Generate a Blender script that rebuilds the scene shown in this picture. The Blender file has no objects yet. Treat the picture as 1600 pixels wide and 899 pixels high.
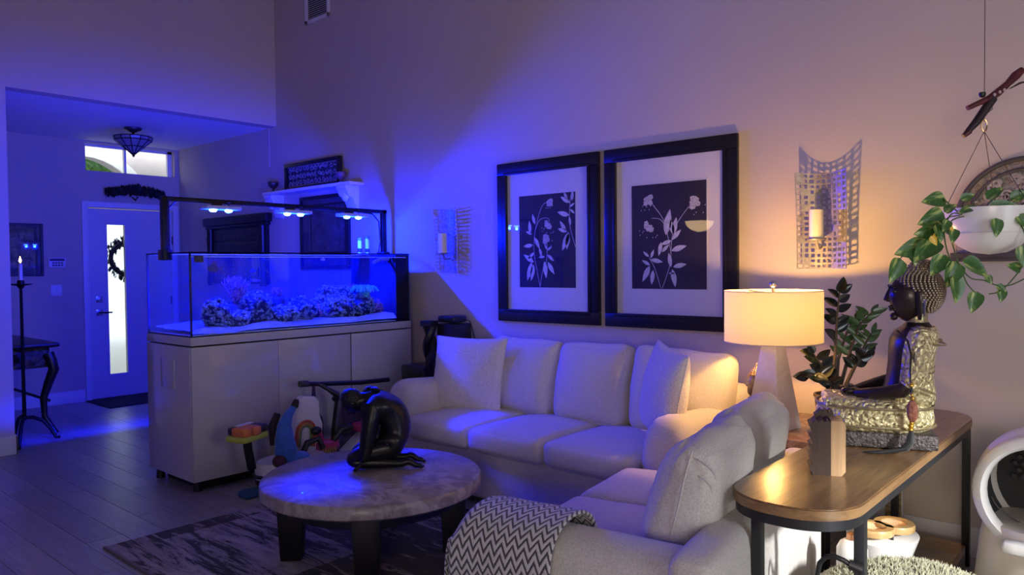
import bpy, bmesh, math, random
from mathutils import Vector, Matrix, Euler, noise
from math import sin, cos, pi, radians, sqrt, atan2

random.seed(7)
S = bpy.context.scene
COL = S.collection
R = radians

# ------------------------------------------------------------------ camera
YAW, PITCH, ROLL = R(41.4), R(1.53), R(-0.6)
cam_d = bpy.data.cameras.new('camera'); cam = bpy.data.objects.new('camera', cam_d); COL.objects.link(cam)
_f = Vector((-sin(YAW) * cos(PITCH), cos(YAW) * cos(PITCH), -sin(PITCH)))
_r = Vector((cos(YAW), sin(YAW), 0)); _u = _r.cross(_f)
_R = _r * cos(ROLL) + _u * sin(ROLL); _U = -_r * sin(ROLL) + _u * cos(ROLL)
m = Matrix((_R, _U, -_f)).transposed().to_4x4(); m.translation = (0, 0, 1.45)
cam.matrix_world = m
cam_d.sensor_width = 36.0; cam_d.lens = 1178.0 * 36 / 1600; cam_d.clip_start = 0.05; cam_d.clip_end = 100
S.camera = cam

# ------------------------------------------------------------------ colour management
S.view_settings.view_transform = 'Standard'; S.view_settings.look = 'None'
S.view_settings.gamma = 1.0; S.view_settings.exposure = 0.0; S.view_settings.use_curve_mapping = False
cy = S.cycles
cy.max_bounces = 8; cy.diffuse_bounces = 4; cy.glossy_bounces = 4; cy.transmission_bounces = 6
cy.transparent_max_bounces = 12; cy.volume_bounces = 0
cy.sample_clamp_indirect = 3.0; cy.sample_clamp_direct = 0.0; cy.blur_glossy = 0.6
cy.use_denoising = True

# ------------------------------------------------------------------ world, sun, window daylight
W = bpy.data.worlds.new('world'); S.world = W; W.use_nodes = True
bg = W.node_tree.nodes['Background']; bg.inputs[0].default_value = (0.80, 0.90, 1.0, 1); bg.inputs[1].default_value = 1.7

def add_sun(direction, strength, col, angle):
    d = bpy.data.lights.new('sun', 'SUN'); d.energy = strength; d.color = col; d.angle = R(angle)
    o = bpy.data.objects.new('sun', d); COL.objects.link(o)
    o.rotation_euler = Vector(direction).to_track_quat('-Z', 'Y').to_euler(); o.location = (6, 0, 6)
def add_area(name, loc, direction, sx, sy, power, col):
    d = bpy.data.lights.new(name, 'AREA'); d.shape = 'RECTANGLE'; d.size = sx; d.size_y = sy; d.energy = power; d.color = col
    o = bpy.data.objects.new(name, d); COL.objects.link(o); o.location = loc
    o.rotation_euler = Vector(direction).to_track_quat('-Z', 'Y').to_euler(); return o
add_sun((-0.80, 0.36, -0.37), 8.5, (1.0, 0.98, 0.96), 5.0)
add_area('daylight_garden_door', (2.40, 1.42, 1.25), (-1, 0.42, -0.10), 1.3, 2.2, 10, (0.94, 0.96, 1.0)).data.spread = R(96)
add_area('daylight_rear_window', (1.05, -1.93, 1.5), (-.06, 1, -0.02), 1.3, 1.1, 29, (1.0, 0.82, 0.66)).data.spread = R(112)

# ------------------------------------------------------------------ materials
def nodes(name):
    mt = bpy.data.materials.new(name); mt.use_nodes = True
    nt = mt.node_tree; return mt, nt, nt.nodes['Principled BSDF'], nt.nodes['Material Output']
def tex(nt, coord='Object', scale=(1, 1, 1), rot=(0, 0, 0)):
    tc = nt.nodes.new('ShaderNodeTexCoord'); mp = nt.nodes.new('ShaderNodeMapping')
    mp.inputs['Scale'].default_value = scale; mp.inputs['Rotation'].default_value = rot
    nt.links.new(tc.outputs[coord], mp.inputs[0]); return mp.outputs[0]
def ramp(nt, src, stops):
    r = nt.nodes.new('ShaderNodeValToRGB'); e = r.color_ramp.elements
    while len(e) < len(stops): e.new(0.5)
    for k, (p, c) in enumerate(stops):
        e[k].position = p; e[k].color = (c[0], c[1], c[2], 1)
    nt.links.new(src, r.inputs[0]); return r.outputs[0]
def noisetex(nt, vec, scale, detail=3, rough=0.5, dist=0.0):
    n = nt.nodes.new('ShaderNodeTexNoise'); n.inputs['Scale'].default_value = scale
    n.inputs['Detail'].default_value = detail; n.inputs['Roughness'].default_value = rough; n.inputs['Distortion'].default_value = dist
    if vec is not None: nt.links.new(vec, n.inputs['Vector'])
    return n.outputs[0]
def addbump(nt, b, h, strength=0.3, dist=0.01):
    bp = nt.nodes.new('ShaderNodeBump'); bp.inputs['Strength'].default_value = strength; bp.inputs['Distance'].default_value = dist
    nt.links.new(h, bp.inputs['Height']); nt.links.new(bp.outputs[0], b.inputs['Normal'])
def mat(name, col, rough=0.5, metal=0.0, bump=None, vary=0.0, vscale=6, emit=None, coat=0.0, trans=0.0, spec=0.5, sheen=0.0, col2=None, stretch=(1, 1, 1), alpha=1.0):
    mt, nt, b, out = nodes(name)
    b.inputs['Base Color'].default_value = (*col, 1); b.inputs['Roughness'].default_value = rough; b.inputs['Metallic'].default_value = metal
    b.inputs['Specular IOR Level'].default_value = spec
    if coat: b.inputs['Coat Weight'].default_value = coat; b.inputs['Coat Roughness'].default_value = 0.08
    if trans: b.inputs['Transmission Weight'].default_value = trans
    if sheen: b.inputs['Sheen Weight'].default_value = sheen
    if alpha < 1: b.inputs['Alpha'].default_value = alpha
    v = tex(nt, scale=stretch)
    if vary or col2:
        c2 = col2 or tuple(max(0, c * (1 - vary)) for c in col)
        nt.links.new(ramp(nt, noisetex(nt, v, vscale, 5, 0.6, 0.3), [(0.35, c2), (0.65, col)]), b.inputs['Base Color'])
    if bump: addbump(nt, b, noisetex(nt, v, bump[0], 4), bump[1], bump[2] if len(bump) > 2 else 0.004)
    if emit: b.inputs['Emission Color'].default_value = (*emit[:3], 1); b.inputs['Emission Strength'].default_value = emit[3]
    return mt
M = {}
M['wall'] = mat('wall_paint', (0.58, 0.505, 0.42), 0.75, bump=(90, 0.12, 0.003), vary=0.03, vscale=1.2, spec=0.3)
M['ceiling'] = mat('ceiling_white', (0.80, 0.79, 0.78), 0.85, bump=(45, 0.9, 0.012))
M['trim'] = mat('trim_white', (0.78, 0.77, 0.76), 0.4, vary=0.02)
M['door'] = mat('door_white', (0.62, 0.61, 0.62), 0.4, vary=0.02)
M['black_metal'] = mat('black_metal', (0.012, 0.012, 0.014), 0.38, 0.6, bump=(120, 0.08))
M['grey_metal'] = mat('charcoal_metal', (0.035, 0.036, 0.040), 0.45, 0.5, bump=(120, 0.08))
M['dark_wood'] = mat('dark_wood', (0.022, 0.012, 0.009), 0.35, vary=0.5, vscale=9, stretch=(1, 1, 6), bump=(40, 0.15))
M['black_wood'] = mat('black_painted_wood', (0.010, 0.009, 0.011), 0.38, vary=0.3, vscale=12, bump=(60, 0.06))
M['frame_black'] = mat('black_frame', (0.010, 0.010, 0.012), 0.32, vary=0.2, vscale=20)
M['frame_grey'] = mat('dark_grey_frame', (0.04, 0.04, 0.045), 0.45, vary=0.2)
M['mat_board'] = mat('mat_board', (0.82, 0.80, 0.80), 0.8, bump=(200, 0.05))
M['print_dark'] = mat('print_dark', (0.030, 0.024, 0.028), 0.7, vary=0.35, vscale=5)
M['print_line'] = mat('print_line', (0.84, 0.82, 0.80), 0.7, vary=0.3, vscale=45)
M['linen'] = None
M['chrome'] = mat('chrome', (0.7, 0.7, 0.72), 0.2, 1.0)
M['brass'] = mat('brass', (0.75, 0.52, 0.20), 0.28, 1.0)
M['gold_bead'] = mat('gold_bead', (0.85, 0.55, 0.08), 0.3, 0.9)
M['white_plastic'] = mat('white_plastic', (0.74, 0.73, 0.71), 0.35, vary=0.02)
M['cream_plastic'] = mat('cream_plastic', (0.66, 0.60, 0.50), 0.4, vary=0.03)
M['grey_plastic'] = mat('grey_plastic', (0.055, 0.058, 0.062), 0.5, vary=0.1)
M['black_plastic'] = mat('black_plastic', (0.012, 0.012, 0.013), 0.4)
M['ceramic'] = mat('white_ceramic', (0.80, 0.79, 0.77), 0.28, vary=0.02)
M['terracotta'] = mat('brown_ceramic', (0.17, 0.11, 0.08), 0.6, vary=0.3, bump=(60, 0.2))
M['soil'] = mat('soil', (0.03, 0.02, 0.014), 0.95, bump=(60, 1.0, 0.01), vary=0.5, vscale=40)
M['wax'] = mat('candle_wax', (0.85, 0.76, 0.52), 0.5, vary=0.05)
M['taper'] = mat('white_taper_wax', (0.75, 0.70, 0.68), 0.5, vary=0.05)
M['flame'] = mat('flame', (1, 0.6, 0.2), 0.5, emit=(1.0, 0.55, 0.18, 14))
M['wire'] = mat('thin_wire', (0.10, 0.08, 0.07), 0.5, 0.6)

def fabric(name, col, weave=240, strength=0.35, big=0.05, sheen=0.25):
    mt, nt, b, out = nodes(name)
    b.inputs['Roughness'].default_value = 0.92; b.inputs['Specular IOR Level'].default_value = 0.2; b.inputs['Sheen Weight'].default_value = sheen
    v = tex(nt)
    n1 = noisetex(nt, v, weave, 2, 0.6); n2 = noisetex(nt, v, 14, 4)
    mx = nt.nodes.new('ShaderNodeMath'); mx.operation = 'ADD'; nt.links.new(n1, mx.inputs[0])
    mu = nt.nodes.new('ShaderNodeMath'); mu.operation = 'MULTIPLY'; mu.inputs[1].default_value = big * 10; nt.links.new(n2, mu.inputs[0]); nt.links.new(mu.outputs[0], mx.inputs[1])
    nt.links.new(ramp(nt, n1, [(0.3, tuple(c * 0.80 for c in col)), (0.7, tuple(min(1, c * 1.08) for c in col))]), b.inputs['Base Color'])
    addbump(nt, b, mx.outputs[0], strength, 0.004)
    return mt
M['linen'] = fabric('linen_upholstery', (0.70, 0.655, 0.61), 190, 0.45, 0.10)
M['boucle'] = fabric('boucle_pillow', (0.76, 0.71, 0.65), 110, 0.8, 0.10)
M['slip'] = fabric('slipcover_grey_cream', (0.60, 0.57, 0.54), 150, 0.6, 0.14)

def wood(name, c1, c2, scale=(1, 12, 12), rough=0.4, coat=0.1, ns=3.0):
    mt, nt, b, out = nodes(name)
    v = tex(nt, scale=scale)
    n = noisetex(nt, v, ns, 6, 0.65, 0.8)
    nt.links.new(ramp(nt, n, [(0.28, c1), (0.5, tuple((a + q) / 2 for a, q in zip(c1, c2))), (0.72, c2)]), b.inputs['Base Color'])
    b.inputs['Roughness'].default_value = rough; b.inputs['Coat Weight'].default_value = coat; b.inputs['Coat Roughness'].default_value = 0.2
    addbump(nt, b, n, 0.12, 0.002); return mt
M['console_wood'] = wood('walnut_top', (0.085, 0.042, 0.018), (0.30, 0.165, 0.065), (14, 1.1, 14), 0.28, 0.35)
M['console_edge'] = wood('walnut_edge', (0.16, 0.085, 0.035), (0.36, 0.21, 0.09), (6, 1.1, 14), 0.4, 0.2)
M['rib_dark'] = wood('ribbed_dark_wood', (0.028, 0.014, 0.010), (0.055, 0.028, 0.018), (10, 10, 1), 0.5, 0.0)
M['rib_light'] = wood('ribbed_pale_wood', (0.34, 0.20, 0.10), (0.60, 0.39, 0.20), (14, 14, 1), 0.5, 0.0)
M['bamboo'] = wood('bamboo', (0.38, 0.22, 0.08), (0.60, 0.40, 0.17), (2, 12, 12), 0.45, 0.1)

def marble(name, c1, c2, c3, scale=3.0, rough=0.22):
    mt, nt, b, out = nodes(name)
    v = tex(nt); n = noisetex(nt, v, scale, 9, 0.68, 1.8)
    nt.links.new(ramp(nt, n, [(0.30, c1), (0.48, c2), (0.56, c3), (0.70, c2)]), b.inputs['Base Color'])
    b.inputs['Roughness'].default_value = rough; b.inputs['Coat Weight'].default_value = 0.06; return mt
M['stone'] = marble('travertine', (0.17, 0.145, 0.13), (0.28, 0.245, 0.22), (0.42, 0.38, 0.35), 5.5, 0.34)
M['red_stone'] = marble('brown_marble', (0.17, 0.10, 0.075), (0.33, 0.20, 0.14), (0.45, 0.32, 0.24), 6.0)
M['alabaster'] = marble('alabaster', (0.66, 0.60, 0.56), (0.74, 0.69, 0.65), (0.80, 0.76, 0.72), 5.0, 0.4)

def plank_mat():
    mt, nt, b, out = nodes('grey_oak_plank')
    oi = nt.nodes.new('ShaderNodeObjectInfo')
    tc = nt.nodes.new('ShaderNodeTexCoord'); ad = nt.nodes.new('ShaderNodeVectorMath'); ad.operation = 'ADD'
    nt.links.new(tc.outputs['Object'], ad.inputs[0]); cb = nt.nodes.new('ShaderNodeCombineXYZ')
    mu = nt.nodes.new('ShaderNodeMath'); mu.operation = 'MULTIPLY'; mu.inputs[1].default_value = 37.0
    nt.links.new(oi.outputs['Random'], mu.inputs[0]); nt.links.new(mu.outputs[0], cb.inputs[0]); nt.links.new(mu.outputs[0], cb.inputs[1]); nt.links.new(cb.outputs[0], ad.inputs[1])
    mp = nt.nodes.new('ShaderNodeMapping'); mp.inputs['Scale'].default_value = (1.4, 22, 10); nt.links.new(ad.outputs[0], mp.inputs[0])
    n = noisetex(nt, mp.outputs[0], 2.2, 6, 0.65, 0.6)
    c = ramp(nt, n, [(0.30, (0.225, 0.22, 0.22)), (0.70, (0.36, 0.355, 0.355))])
    hs = nt.nodes.new('ShaderNodeHueSaturation'); nt.links.new(c, hs.inputs['Color'])
    mr = nt.nodes.new('ShaderNodeMapRange'); mr.inputs[3].default_value = 0.82; mr.inputs[4].default_value = 1.15; nt.links.new(oi.outputs['Random'], mr.inputs[0]); nt.links.new(mr.outputs[0], hs.inputs['Value'])
    nt.links.new(hs.outputs[0], b.inputs['Base Color']); b.inputs['Roughness'].default_value = 0.36
    addbump(nt, b, n, 0.25, 0.003); return mt
M['plank'] = plank_mat()
M['floor_base'] = mat('floor_underlay', (0.05, 0.04, 0.04), 0.8, vary=0.3)

def rug_mat():
    mt, nt, b, out = nodes('abstract_rug_pile')
    v = tex(nt, scale=(1, 1, 1)); vs = tex(nt, scale=(1.0, 6.0, 1), rot=(0, 0, R(-38)))
    n = noisetex(nt, vs, 2.0, 12, 0.74, 1.0)
    big = noisetex(nt, v, 0.9, 2, 0.5, 0.4)
    br = nt.nodes.new('ShaderNodeTexBrick'); nt.links.new(v, br.inputs['Vector']); br.inputs['Scale'].default_value = 1.0
    br.inputs['Brick Width'].default_value = 0.95; br.inputs['Row Height'].default_value = 0.62; br.inputs['Mortar Size'].default_value = 0.0
    br.inputs['Color1'].default_value = (0, 0, 0, 1); br.inputs['Color2'].default_value = (1, 1, 1, 1)
    a = nt.nodes.new('ShaderNodeMath'); a.operation = 'MULTIPLY_ADD'; a.inputs[1].default_value = 0.17; nt.links.new(br.outputs[0], a.inputs[0]); nt.links.new(n, a.inputs[2])
    a2 = nt.nodes.new('ShaderNodeMath'); a2.operation = 'MULTIPLY_ADD'; a2.inputs[1].default_value = 0.30; nt.links.new(big, a2.inputs[0]); nt.links.new(a.outputs[0], a2.inputs[2])
    c = ramp(nt, a2.outputs[0], [(0.685, (0.004, 0.004, 0.006)), (0.715, (0.02, 0.019, 0.022)), (0.735, (0.22, 0.20, 0.19)), (0.88, (0.46, 0.41, 0.37))])
    nt.links.new(c, b.inputs['Base Color']); b.inputs['Roughness'].default_value = 0.95; b.inputs['Specular IOR Level'].default_value = 0.15; b.inputs['Sheen Weight'].default_value = 0.2
    addbump(nt, b, noisetex(nt, v, 160, 3), 0.7, 0.006); return mt
M['rug'] = rug_mat()

def schlick(nt, f0):
    lw = nt.nodes.new('ShaderNodeLayerWeight'); lw.inputs['Blend'].default_value = 0.5
    p = nt.nodes.new('ShaderNodeMath'); p.operation = 'POWER'; p.inputs[1].default_value = 5.0; nt.links.new(lw.outputs['Facing'], p.inputs[0])
    q = nt.nodes.new('ShaderNodeMath'); q.operation = 'MULTIPLY_ADD'; q.inputs[1].default_value = 1 - f0; q.inputs[2].default_value = f0; nt.links.new(p.outputs[0], q.inputs[0]); return q.outputs[0]
def glass_thin(name, tint, ior=1.45, rough=0.0, refl=1.0):
    mt, nt, b, out = nodes(name); nt.nodes.remove(b)
    rf = nt.nodes.new('ShaderNodeBsdfRefraction'); rf.inputs['Color'].default_value = (*tint, 1); rf.inputs['IOR'].default_value = 1.003; rf.inputs['Roughness'].default_value = rough
    gl = nt.nodes.new('ShaderNodeBsdfGlossy'); gl.inputs['Roughness'].default_value = 0.0; gl.inputs['Color'].default_value = (refl, refl, refl, 1)
    fr = schlick(nt, ((ior - 1) / (ior + 1)) ** 2)
    mx = nt.nodes.new('ShaderNodeMixShader'); nt.links.new(fr, mx.inputs[0]); nt.links.new(rf.outputs[0], mx.inputs[1]); nt.links.new(gl.outputs[0], mx.inputs[2])
    nt.links.new(mx.outputs[0], out.inputs['Surface']); return mt
def glass_clear(name, tint, ior=1.45):
    mt, nt, b, out = nodes(name); nt.nodes.remove(b)
    tr = nt.nodes.new('ShaderNodeBsdfTransparent'); tr.inputs['Color'].default_value = (*tint, 1)
    gl = nt.nodes.new('ShaderNodeBsdfGlossy'); gl.inputs['Roughness'].default_value = 0.02
    fr = schlick(nt, ((ior - 1) / (ior + 1)) ** 2)
    mx = nt.nodes.new('ShaderNodeMixShader'); nt.links.new(fr, mx.inputs[0]); nt.links.new(tr.outputs[0], mx.inputs[1]); nt.links.new(gl.outputs[0], mx.inputs[2])
    nt.links.new(mx.outputs[0], out.inputs['Surface']); return mt
M['tank_glass'] = glass_thin('aquarium_glass', (0.74, 0.86, 1.0))
M['picture_glass'] = glass_clear('picture_glass', (0.97, 0.97, 0.97), 1.5)
M['clear_acrylic'] = glass_clear('clear_acrylic', (0.90, 0.88, 0.86), 1.5)
M['window_glass'] = glass_clear('window_glass', (0.96, 0.97, 0.97), 1.4)

# ------------------------------------------------------------------ mesh helpers
def woff(p):
    v = Vector((0, 0, 0))
    while p is not None: v += p.location; p = p.parent
    return v
class MB:
    def __init__(s): s.v = []; s.f = []
    def add(s, vs, fs, T=None):
        k = len(s.v); s.v += [(T @ Vector(p)) if T is not None else Vector(p) for p in vs]
        s.f += [tuple(k + i for i in f) for f in fs]; return s
    def box(s, c, z, T=None):
        a, b_, d = z[0] / 2, z[1] / 2, z[2] / 2
        vs = [(c[0] + x * a, c[1] + y * b_, c[2] + w * d) for x in (-1, 1) for y in (-1, 1) for w in (-1, 1)]
        return s.add(vs, [(0, 1, 3, 2), (4, 6, 7, 5), (0, 4, 5, 1), (2, 3, 7, 6), (0, 2, 6, 4), (1, 5, 7, 3)], T)
    def bx(s, x0, x1, y0, y1, z0, z1, T=None):
        return s.box(((x0 + x1) / 2, (y0 + y1) / 2, (z0 + z1) / 2), (abs(x1 - x0), abs(y1 - y0), abs(z1 - z0)), T)
    def tube(s, pts, r, n=8, T=None, caps=True, flat=1.0):
        pts = [Vector(p) for p in pts]; L = len(pts); rr = r if isinstance(r, (list, tuple)) else [r] * L
        t0 = (pts[1] - pts[0]).normalized(); ref = Vector((0, 0, 1)) if abs(t0.z) < 0.9 else Vector((1, 0, 0))
        u = t0.cross(ref).normalized(); vs = []; fs = []
        for i, p in enumerate(pts):
            t = (pts[min(i + 1, L - 1)] - pts[max(i - 1, 0)]).normalized()
            u = (u - t * u.dot(t)); u = u.normalized() if u.length > 1e-6 else t.orthogonal().normalized()
            w = t.cross(u)
            for k in range(n):
                a = 2 * pi * k / n; vs.append(p + (u * cos(a) + w * sin(a) * flat) * rr[i])
        for i in range(L - 1):
            for k in range(n):
                fs.append((i * n + k, i * n + (k + 1) % n, (i + 1) * n + (k + 1) % n, (i + 1) * n + k))
        if caps: fs.append(tuple(range(n - 1, -1, -1))); fs.append(tuple((L - 1) * n + k for k in range(n)))
        return s.add(vs, fs, T)
    def cyl(s, p0, p1, r0, r1=None, n=14, T=None): return s.tube([p0, p1], [r0, r0 if r1 is None else r1], n, T)
    def lathe(s, prof, c=(0, 0, 0), n=24, T=None, a0=0, a1=2 * pi, sy=1.0):
        full = abs(a1 - a0 - 2 * pi) < 1e-6; m_ = n if full else n + 1; vs = []; fs = []
        for (r, z) in prof:
            for k in range(m_):
                a = a0 + (a1 - a0) * k / n; vs.append((c[0] + r * cos(a), c[1] + r * sin(a) * sy, c[2] + z))
        for i in range(len(prof) - 1):
            for k in range(n):
                k2 = (k + 1) % m_ if full else k + 1
                fs.append((i * m_ + k, i * m_ + k2, (i + 1) * m_ + k2, (i + 1) * m_ + k))
        return s.add(vs, fs, T)
    def ell(s, c, r, nu=16, nv=10, T=None, fn=None):
        vs = []; fs = []
        for j in range(nv + 1):
            th = -pi / 2 + pi * j / nv
            for k in range(nu):
                a = 2 * pi * k / nu; d = Vector((cos(th) * cos(a), cos(th) * sin(a), sin(th)))
                if fn: d = fn(d)
                vs.append((c[0] + d.x * r[0], c[1] + d.y * r[1], c[2] + d.z * r[2]))
        for j in range(nv):
            for k in range(nu): fs.append((j * nu + k, j * nu + (k + 1) % nu, (j + 1) * nu + (k + 1) % nu, (j + 1) * nu + k))
        return s.add(vs, fs, T)
    def prism(s, poly, z0, z1, T=None):
        n = len(poly); vs = [(x, y, z0) for x, y in poly] + [(x, y, z1) for x, y in poly]
        fs = [tuple(range(n - 1, -1, -1)), tuple(range(n, 2 * n))] + [(k, (k + 1) % n, n + (k + 1) % n, n + k) for k in range(n)]
        return s.add(vs, fs, T)
    def rbox(s, c, z, r, n=10, crown=(0, 0, 0), nz=0.0, seed=0, T=None, fn=None):
        h = [q / 2 for q in z]; vs = []; fs = []; idx = {}
        ts = [math.copysign(abs(sin(pi / 2 * (-1 + 2 * i / n))) ** 0.8, -1 + 2 * i / n) for i in range(n + 1)]
        def vert(i, j, k):
            key = (i, j, k)
            if key in idx: return idx[key]
            p = [ts[i], ts[j], ts[k]]; P_ = Vector([p[a] * h[a] for a in range(3)])
            q = Vector([max(-(h[a] - r), min(h[a] - r, P_[a])) for a in range(3)]); d = P_ - q
            if d.length > 1e-9: P_ = q + d.normalized() * min(r, d.length * 1.0 if d.length < r else r)
            for a in range(3):
                if crown[a]:
                    o1, o2 = [b_ for b_ in range(3) if b_ != a]
                    P_[a] += math.copysign(crown[a], p[a]) * abs(p[a]) * (1 - p[o1] ** 2) * (1 - p[o2] ** 2)
            if fn: P_ = fn(P_, p)
            if nz:
                w = noise.noise_vector(Vector((P_.x * 5 + seed, P_.y * 5, P_.z * 5))) * nz
                w2 = noise.noise_vector(Vector((P_.x * 14 + seed, P_.y * 14, P_.z * 14))) * nz * 0.35
                P_ = P_ + w + w2
            vs.append((P_.x + c[0], P_.y + c[1], P_.z + c[2])); idx[key] = len(vs) - 1; return idx[key]
        for a in range(n):
            for b_ in range(n):
                for side in (0, n):
                    q1 = [(side, a, b_), (side, a + 1, b_), (side, a + 1, b_ + 1), (side, a, b_ + 1)]
                    q2 = [(a, side, b_), (a, side, b_ + 1), (a + 1, side, b_ + 1), (a + 1, side, b_)]
                    q3 = [(a, b_, side), (a + 1, b_, side), (a + 1, b_ + 1, side), (a, b_ + 1, side)]
                    for q in (q1, q2, q3):
                        f = tuple(vert(*t) for t in q); fs.append(f if side else f[::-1])
        return s.add(vs, fs, T)
    def pillow(s, w, h, t, n=16, seed=0, nz=0.006, T=None, pw=0.42):
        vs = []; fs = []; N = n + 1
        for side in (1, -1):
            for i in range(N):
                for j in range(N):
                    u = sin(pi / 2 * (-1 + 2 * i / n)); v_ = sin(pi / 2 * (-1 + 2 * j / n))
                    z = side * t / 2 * max(0, (1 - u * u) * (1 - v_ * v_)) ** pw
                    x = u * w / 2 * (1 - 0.055 * (1 - v_ * v_) * abs(u)); y = v_ * h / 2 * (1 - 0.055 * (1 - u * u) * abs(v_))
                    k = noise.noise(Vector((x * 7 + seed, y * 7, side * 3))) * nz * 2 * (1 - abs(u * v_))
                    vs.append((x, y, z + k * (1 if abs(z) > 1e-6 else 0)))
            o = 0 if side == 1 else N * N
            for i in range(n):
                for j in range(n):
                    f = (o + i * N + j, o + (i + 1) * N + j, o + (i + 1) * N + j + 1, o + i * N + j + 1); fs.append(f if side == 1 else f[::-1])
        return s.add(vs, fs, T)
    def build(s, name, m_, parent=None, smooth=False, bevel=0.0, bseg=2, sub=0, world=False, weld=False, ang=40, solid=0.0):
        me = bpy.data.meshes.new(name); off = Vector((0, 0, 0)); loc = None
        if world and parent is not None: off = woff(parent)
        if parent is None:
            xs = [p.x for p in s.v]; ys = [p.y for p in s.v]; zs = [p.z for p in s.v]
            off = Vector(((min(xs) + max(xs)) / 2, (min(ys) + max(ys)) / 2, min(zs))); loc = off
        me.from_pydata([tuple(p - off) for p in s.v], [], s.f)
        bm = bmesh.new(); bm.from_mesh(me)
        if weld: bmesh.ops.remove_doubles(bm, verts=bm.verts, dist=weld if isinstance(weld, float) else 1e-5)
        bmesh.ops.recalc_face_normals(bm, faces=bm.faces)
        if bevel: bmesh.ops.bevel(bm, geom=[e for e in bm.edges if len(e.link_faces) == 2 and e.calc_face_angle(0) > 0.5], offset=bevel, segments=bseg, profile=0.6, affect='EDGES')
        bm.to_mesh(me); bm.free()
        if smooth or bevel:
            me.polygons.foreach_set('use_smooth', [True] * len(me.polygons)); me.set_sharp_from_angle(angle=R(ang))
        me.materials.append(m_)
        o = bpy.data.objects.new(name, me); COL.objects.link(o)
        if parent is not None: o.parent = parent
        elif loc is not None: o.location = loc
        if solid: md = o.modifiers.new('solid', 'SOLIDIFY'); md.thickness = solid; md.offset = 0
        if sub: md = o.modifiers.new('sub', 'SUBSURF'); md.levels = sub; md.render_levels = sub
        return o
def thing(name, label, cat, loc=(0, 0, 0), rotz=0.0, group=None):
    o = bpy.data.objects.new(name, None); COL.objects.link(o); o.location = loc; o.rotation_euler = (0, 0, rotz); o.empty_display_size = 0.1
    o['label'] = label; o['category'] = cat
    if group: o['group'] = group
    return o
def tag(o, label, cat, group=None):
    o['label'] = label; o['category'] = cat
    if group: o['group'] = group
    return o
def struct(o): o['kind'] = 'structure'; return o
def copy_tree(o, parent=None):
    c = o.copy(); COL.objects.link(c)
    if parent is not None: c.parent = parent
    for ch in list(o.children): copy_tree(ch, c)
    return c
def loft(sections, closed=True):
    vs = []; fs = []; n = len(sections[0])
    for sct in sections: vs += [tuple(p) for p in sct]
    for i in range(len(sections) - 1):
        for k in range(n if closed else n - 1):
            fs.append((i * n + k, i * n + (k + 1) % n, (i + 1) * n + (k + 1) % n, (i + 1) * n + k))
    if closed: fs.append(tuple(range(n - 1, -1, -1))); fs.append(tuple((len(sections) - 1) * n + k for k in range(n)))
    return vs, fs
def skin(name, verts, edges, radii, m_, parent, levels=2, root=0):
    me = bpy.data.meshes.new(name); me.from_pydata(verts, edges, []); o = bpy.data.objects.new(name, me); COL.objects.link(o); o.parent = parent
    o.modifiers.new('skin', 'SKIN')
    if not me.skin_vertices:
        bm = bmesh.new(); bm.from_mesh(me); bm.verts.layers.skin.verify(); bm.to_mesh(me); bm.free()
    for i, sv in enumerate(me.skin_vertices[0].data):
        sv.radius = radii[i] if isinstance(radii[i], tuple) else (radii[i], radii[i]); sv.use_root = (i == root)
    md = o.modifiers.new('sub', 'SUBSURF'); md.levels = levels; md.render_levels = levels
    o.modifiers['skin'].use_smooth_shade = True
    # freeze to a plain mesh
    dg = bpy.context.evaluated_depsgraph_get(); dg.update(); ev = o.evaluated_get(dg)
    nm = bpy.data.meshes.new_from_object(ev); nm.materials.clear(); nm.materials.append(m_)
    nm.polygons.foreach_set('use_smooth', [True] * len(nm.polygons))
    o.modifiers.clear(); o.data = nm; nm.name = name; return o

YW, XD, XH, ZC, ZT = 4.25, -9.15, -6.95, 2.92, 4.9
XR, YB = 2.5, -2.0
# ------------------------------------------------------------------ the setting
fl = struct(MB().bx(XD - .2, XR + .2, YB - .2, YW + .2, -0.12, -0.012).build('floor', M['floor_base']))
PW, PL, GAP = 0.185, 1.36, 0.0009
def plank_mesh(L):
    b = MB().bx(-L / 2 + GAP, L / 2 - GAP, -PW / 2 + GAP, PW / 2 - GAP, -0.012, 0.0)
    o = b.build('plank', M['plank'], fl, bevel=0.0013, bseg=1); return o
_pl = {}
def plank(x0, x1, y):
    L = round(x1 - x0, 3)
    if L not in _pl: _pl[L] = plank_mesh(L); o = _pl[L]
    else:
        o = _pl[L].copy(); COL.objects.link(o)
    o.location = Vector(((x0 + x1) / 2, y, 0)) - fl.location
ny = 0; y = YW - PW / 2
while y > -0.6:
    x = XD + 0.02; first = [0.45, 1.0, 0.7, 1.2][ny % 4]; xe = 0.6 if y > 1.2 else -1.0
    if y < 0.7: x = XH
    nx = x + first
    while x < xe - 0.01:
        plank(x, min(nx, xe), y); x = min(nx, xe); nx = x + PL
    y -= PW; ny += 1
# rest of the floor, never in view
struct(MB().bx(XD, XR, YB, y + PW / 2, -0.012, 0).build('floor_rear', M['plank']))
struct(MB().bx(0.6, XR, y + PW / 2, YW, -0.012, 0).build('floor_side', M['plank']))

struct(MB().bx(XD - .15, XR + .15, YW, YW + .15, -0.1, ZT).build('wall_right', M['wall']))
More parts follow.
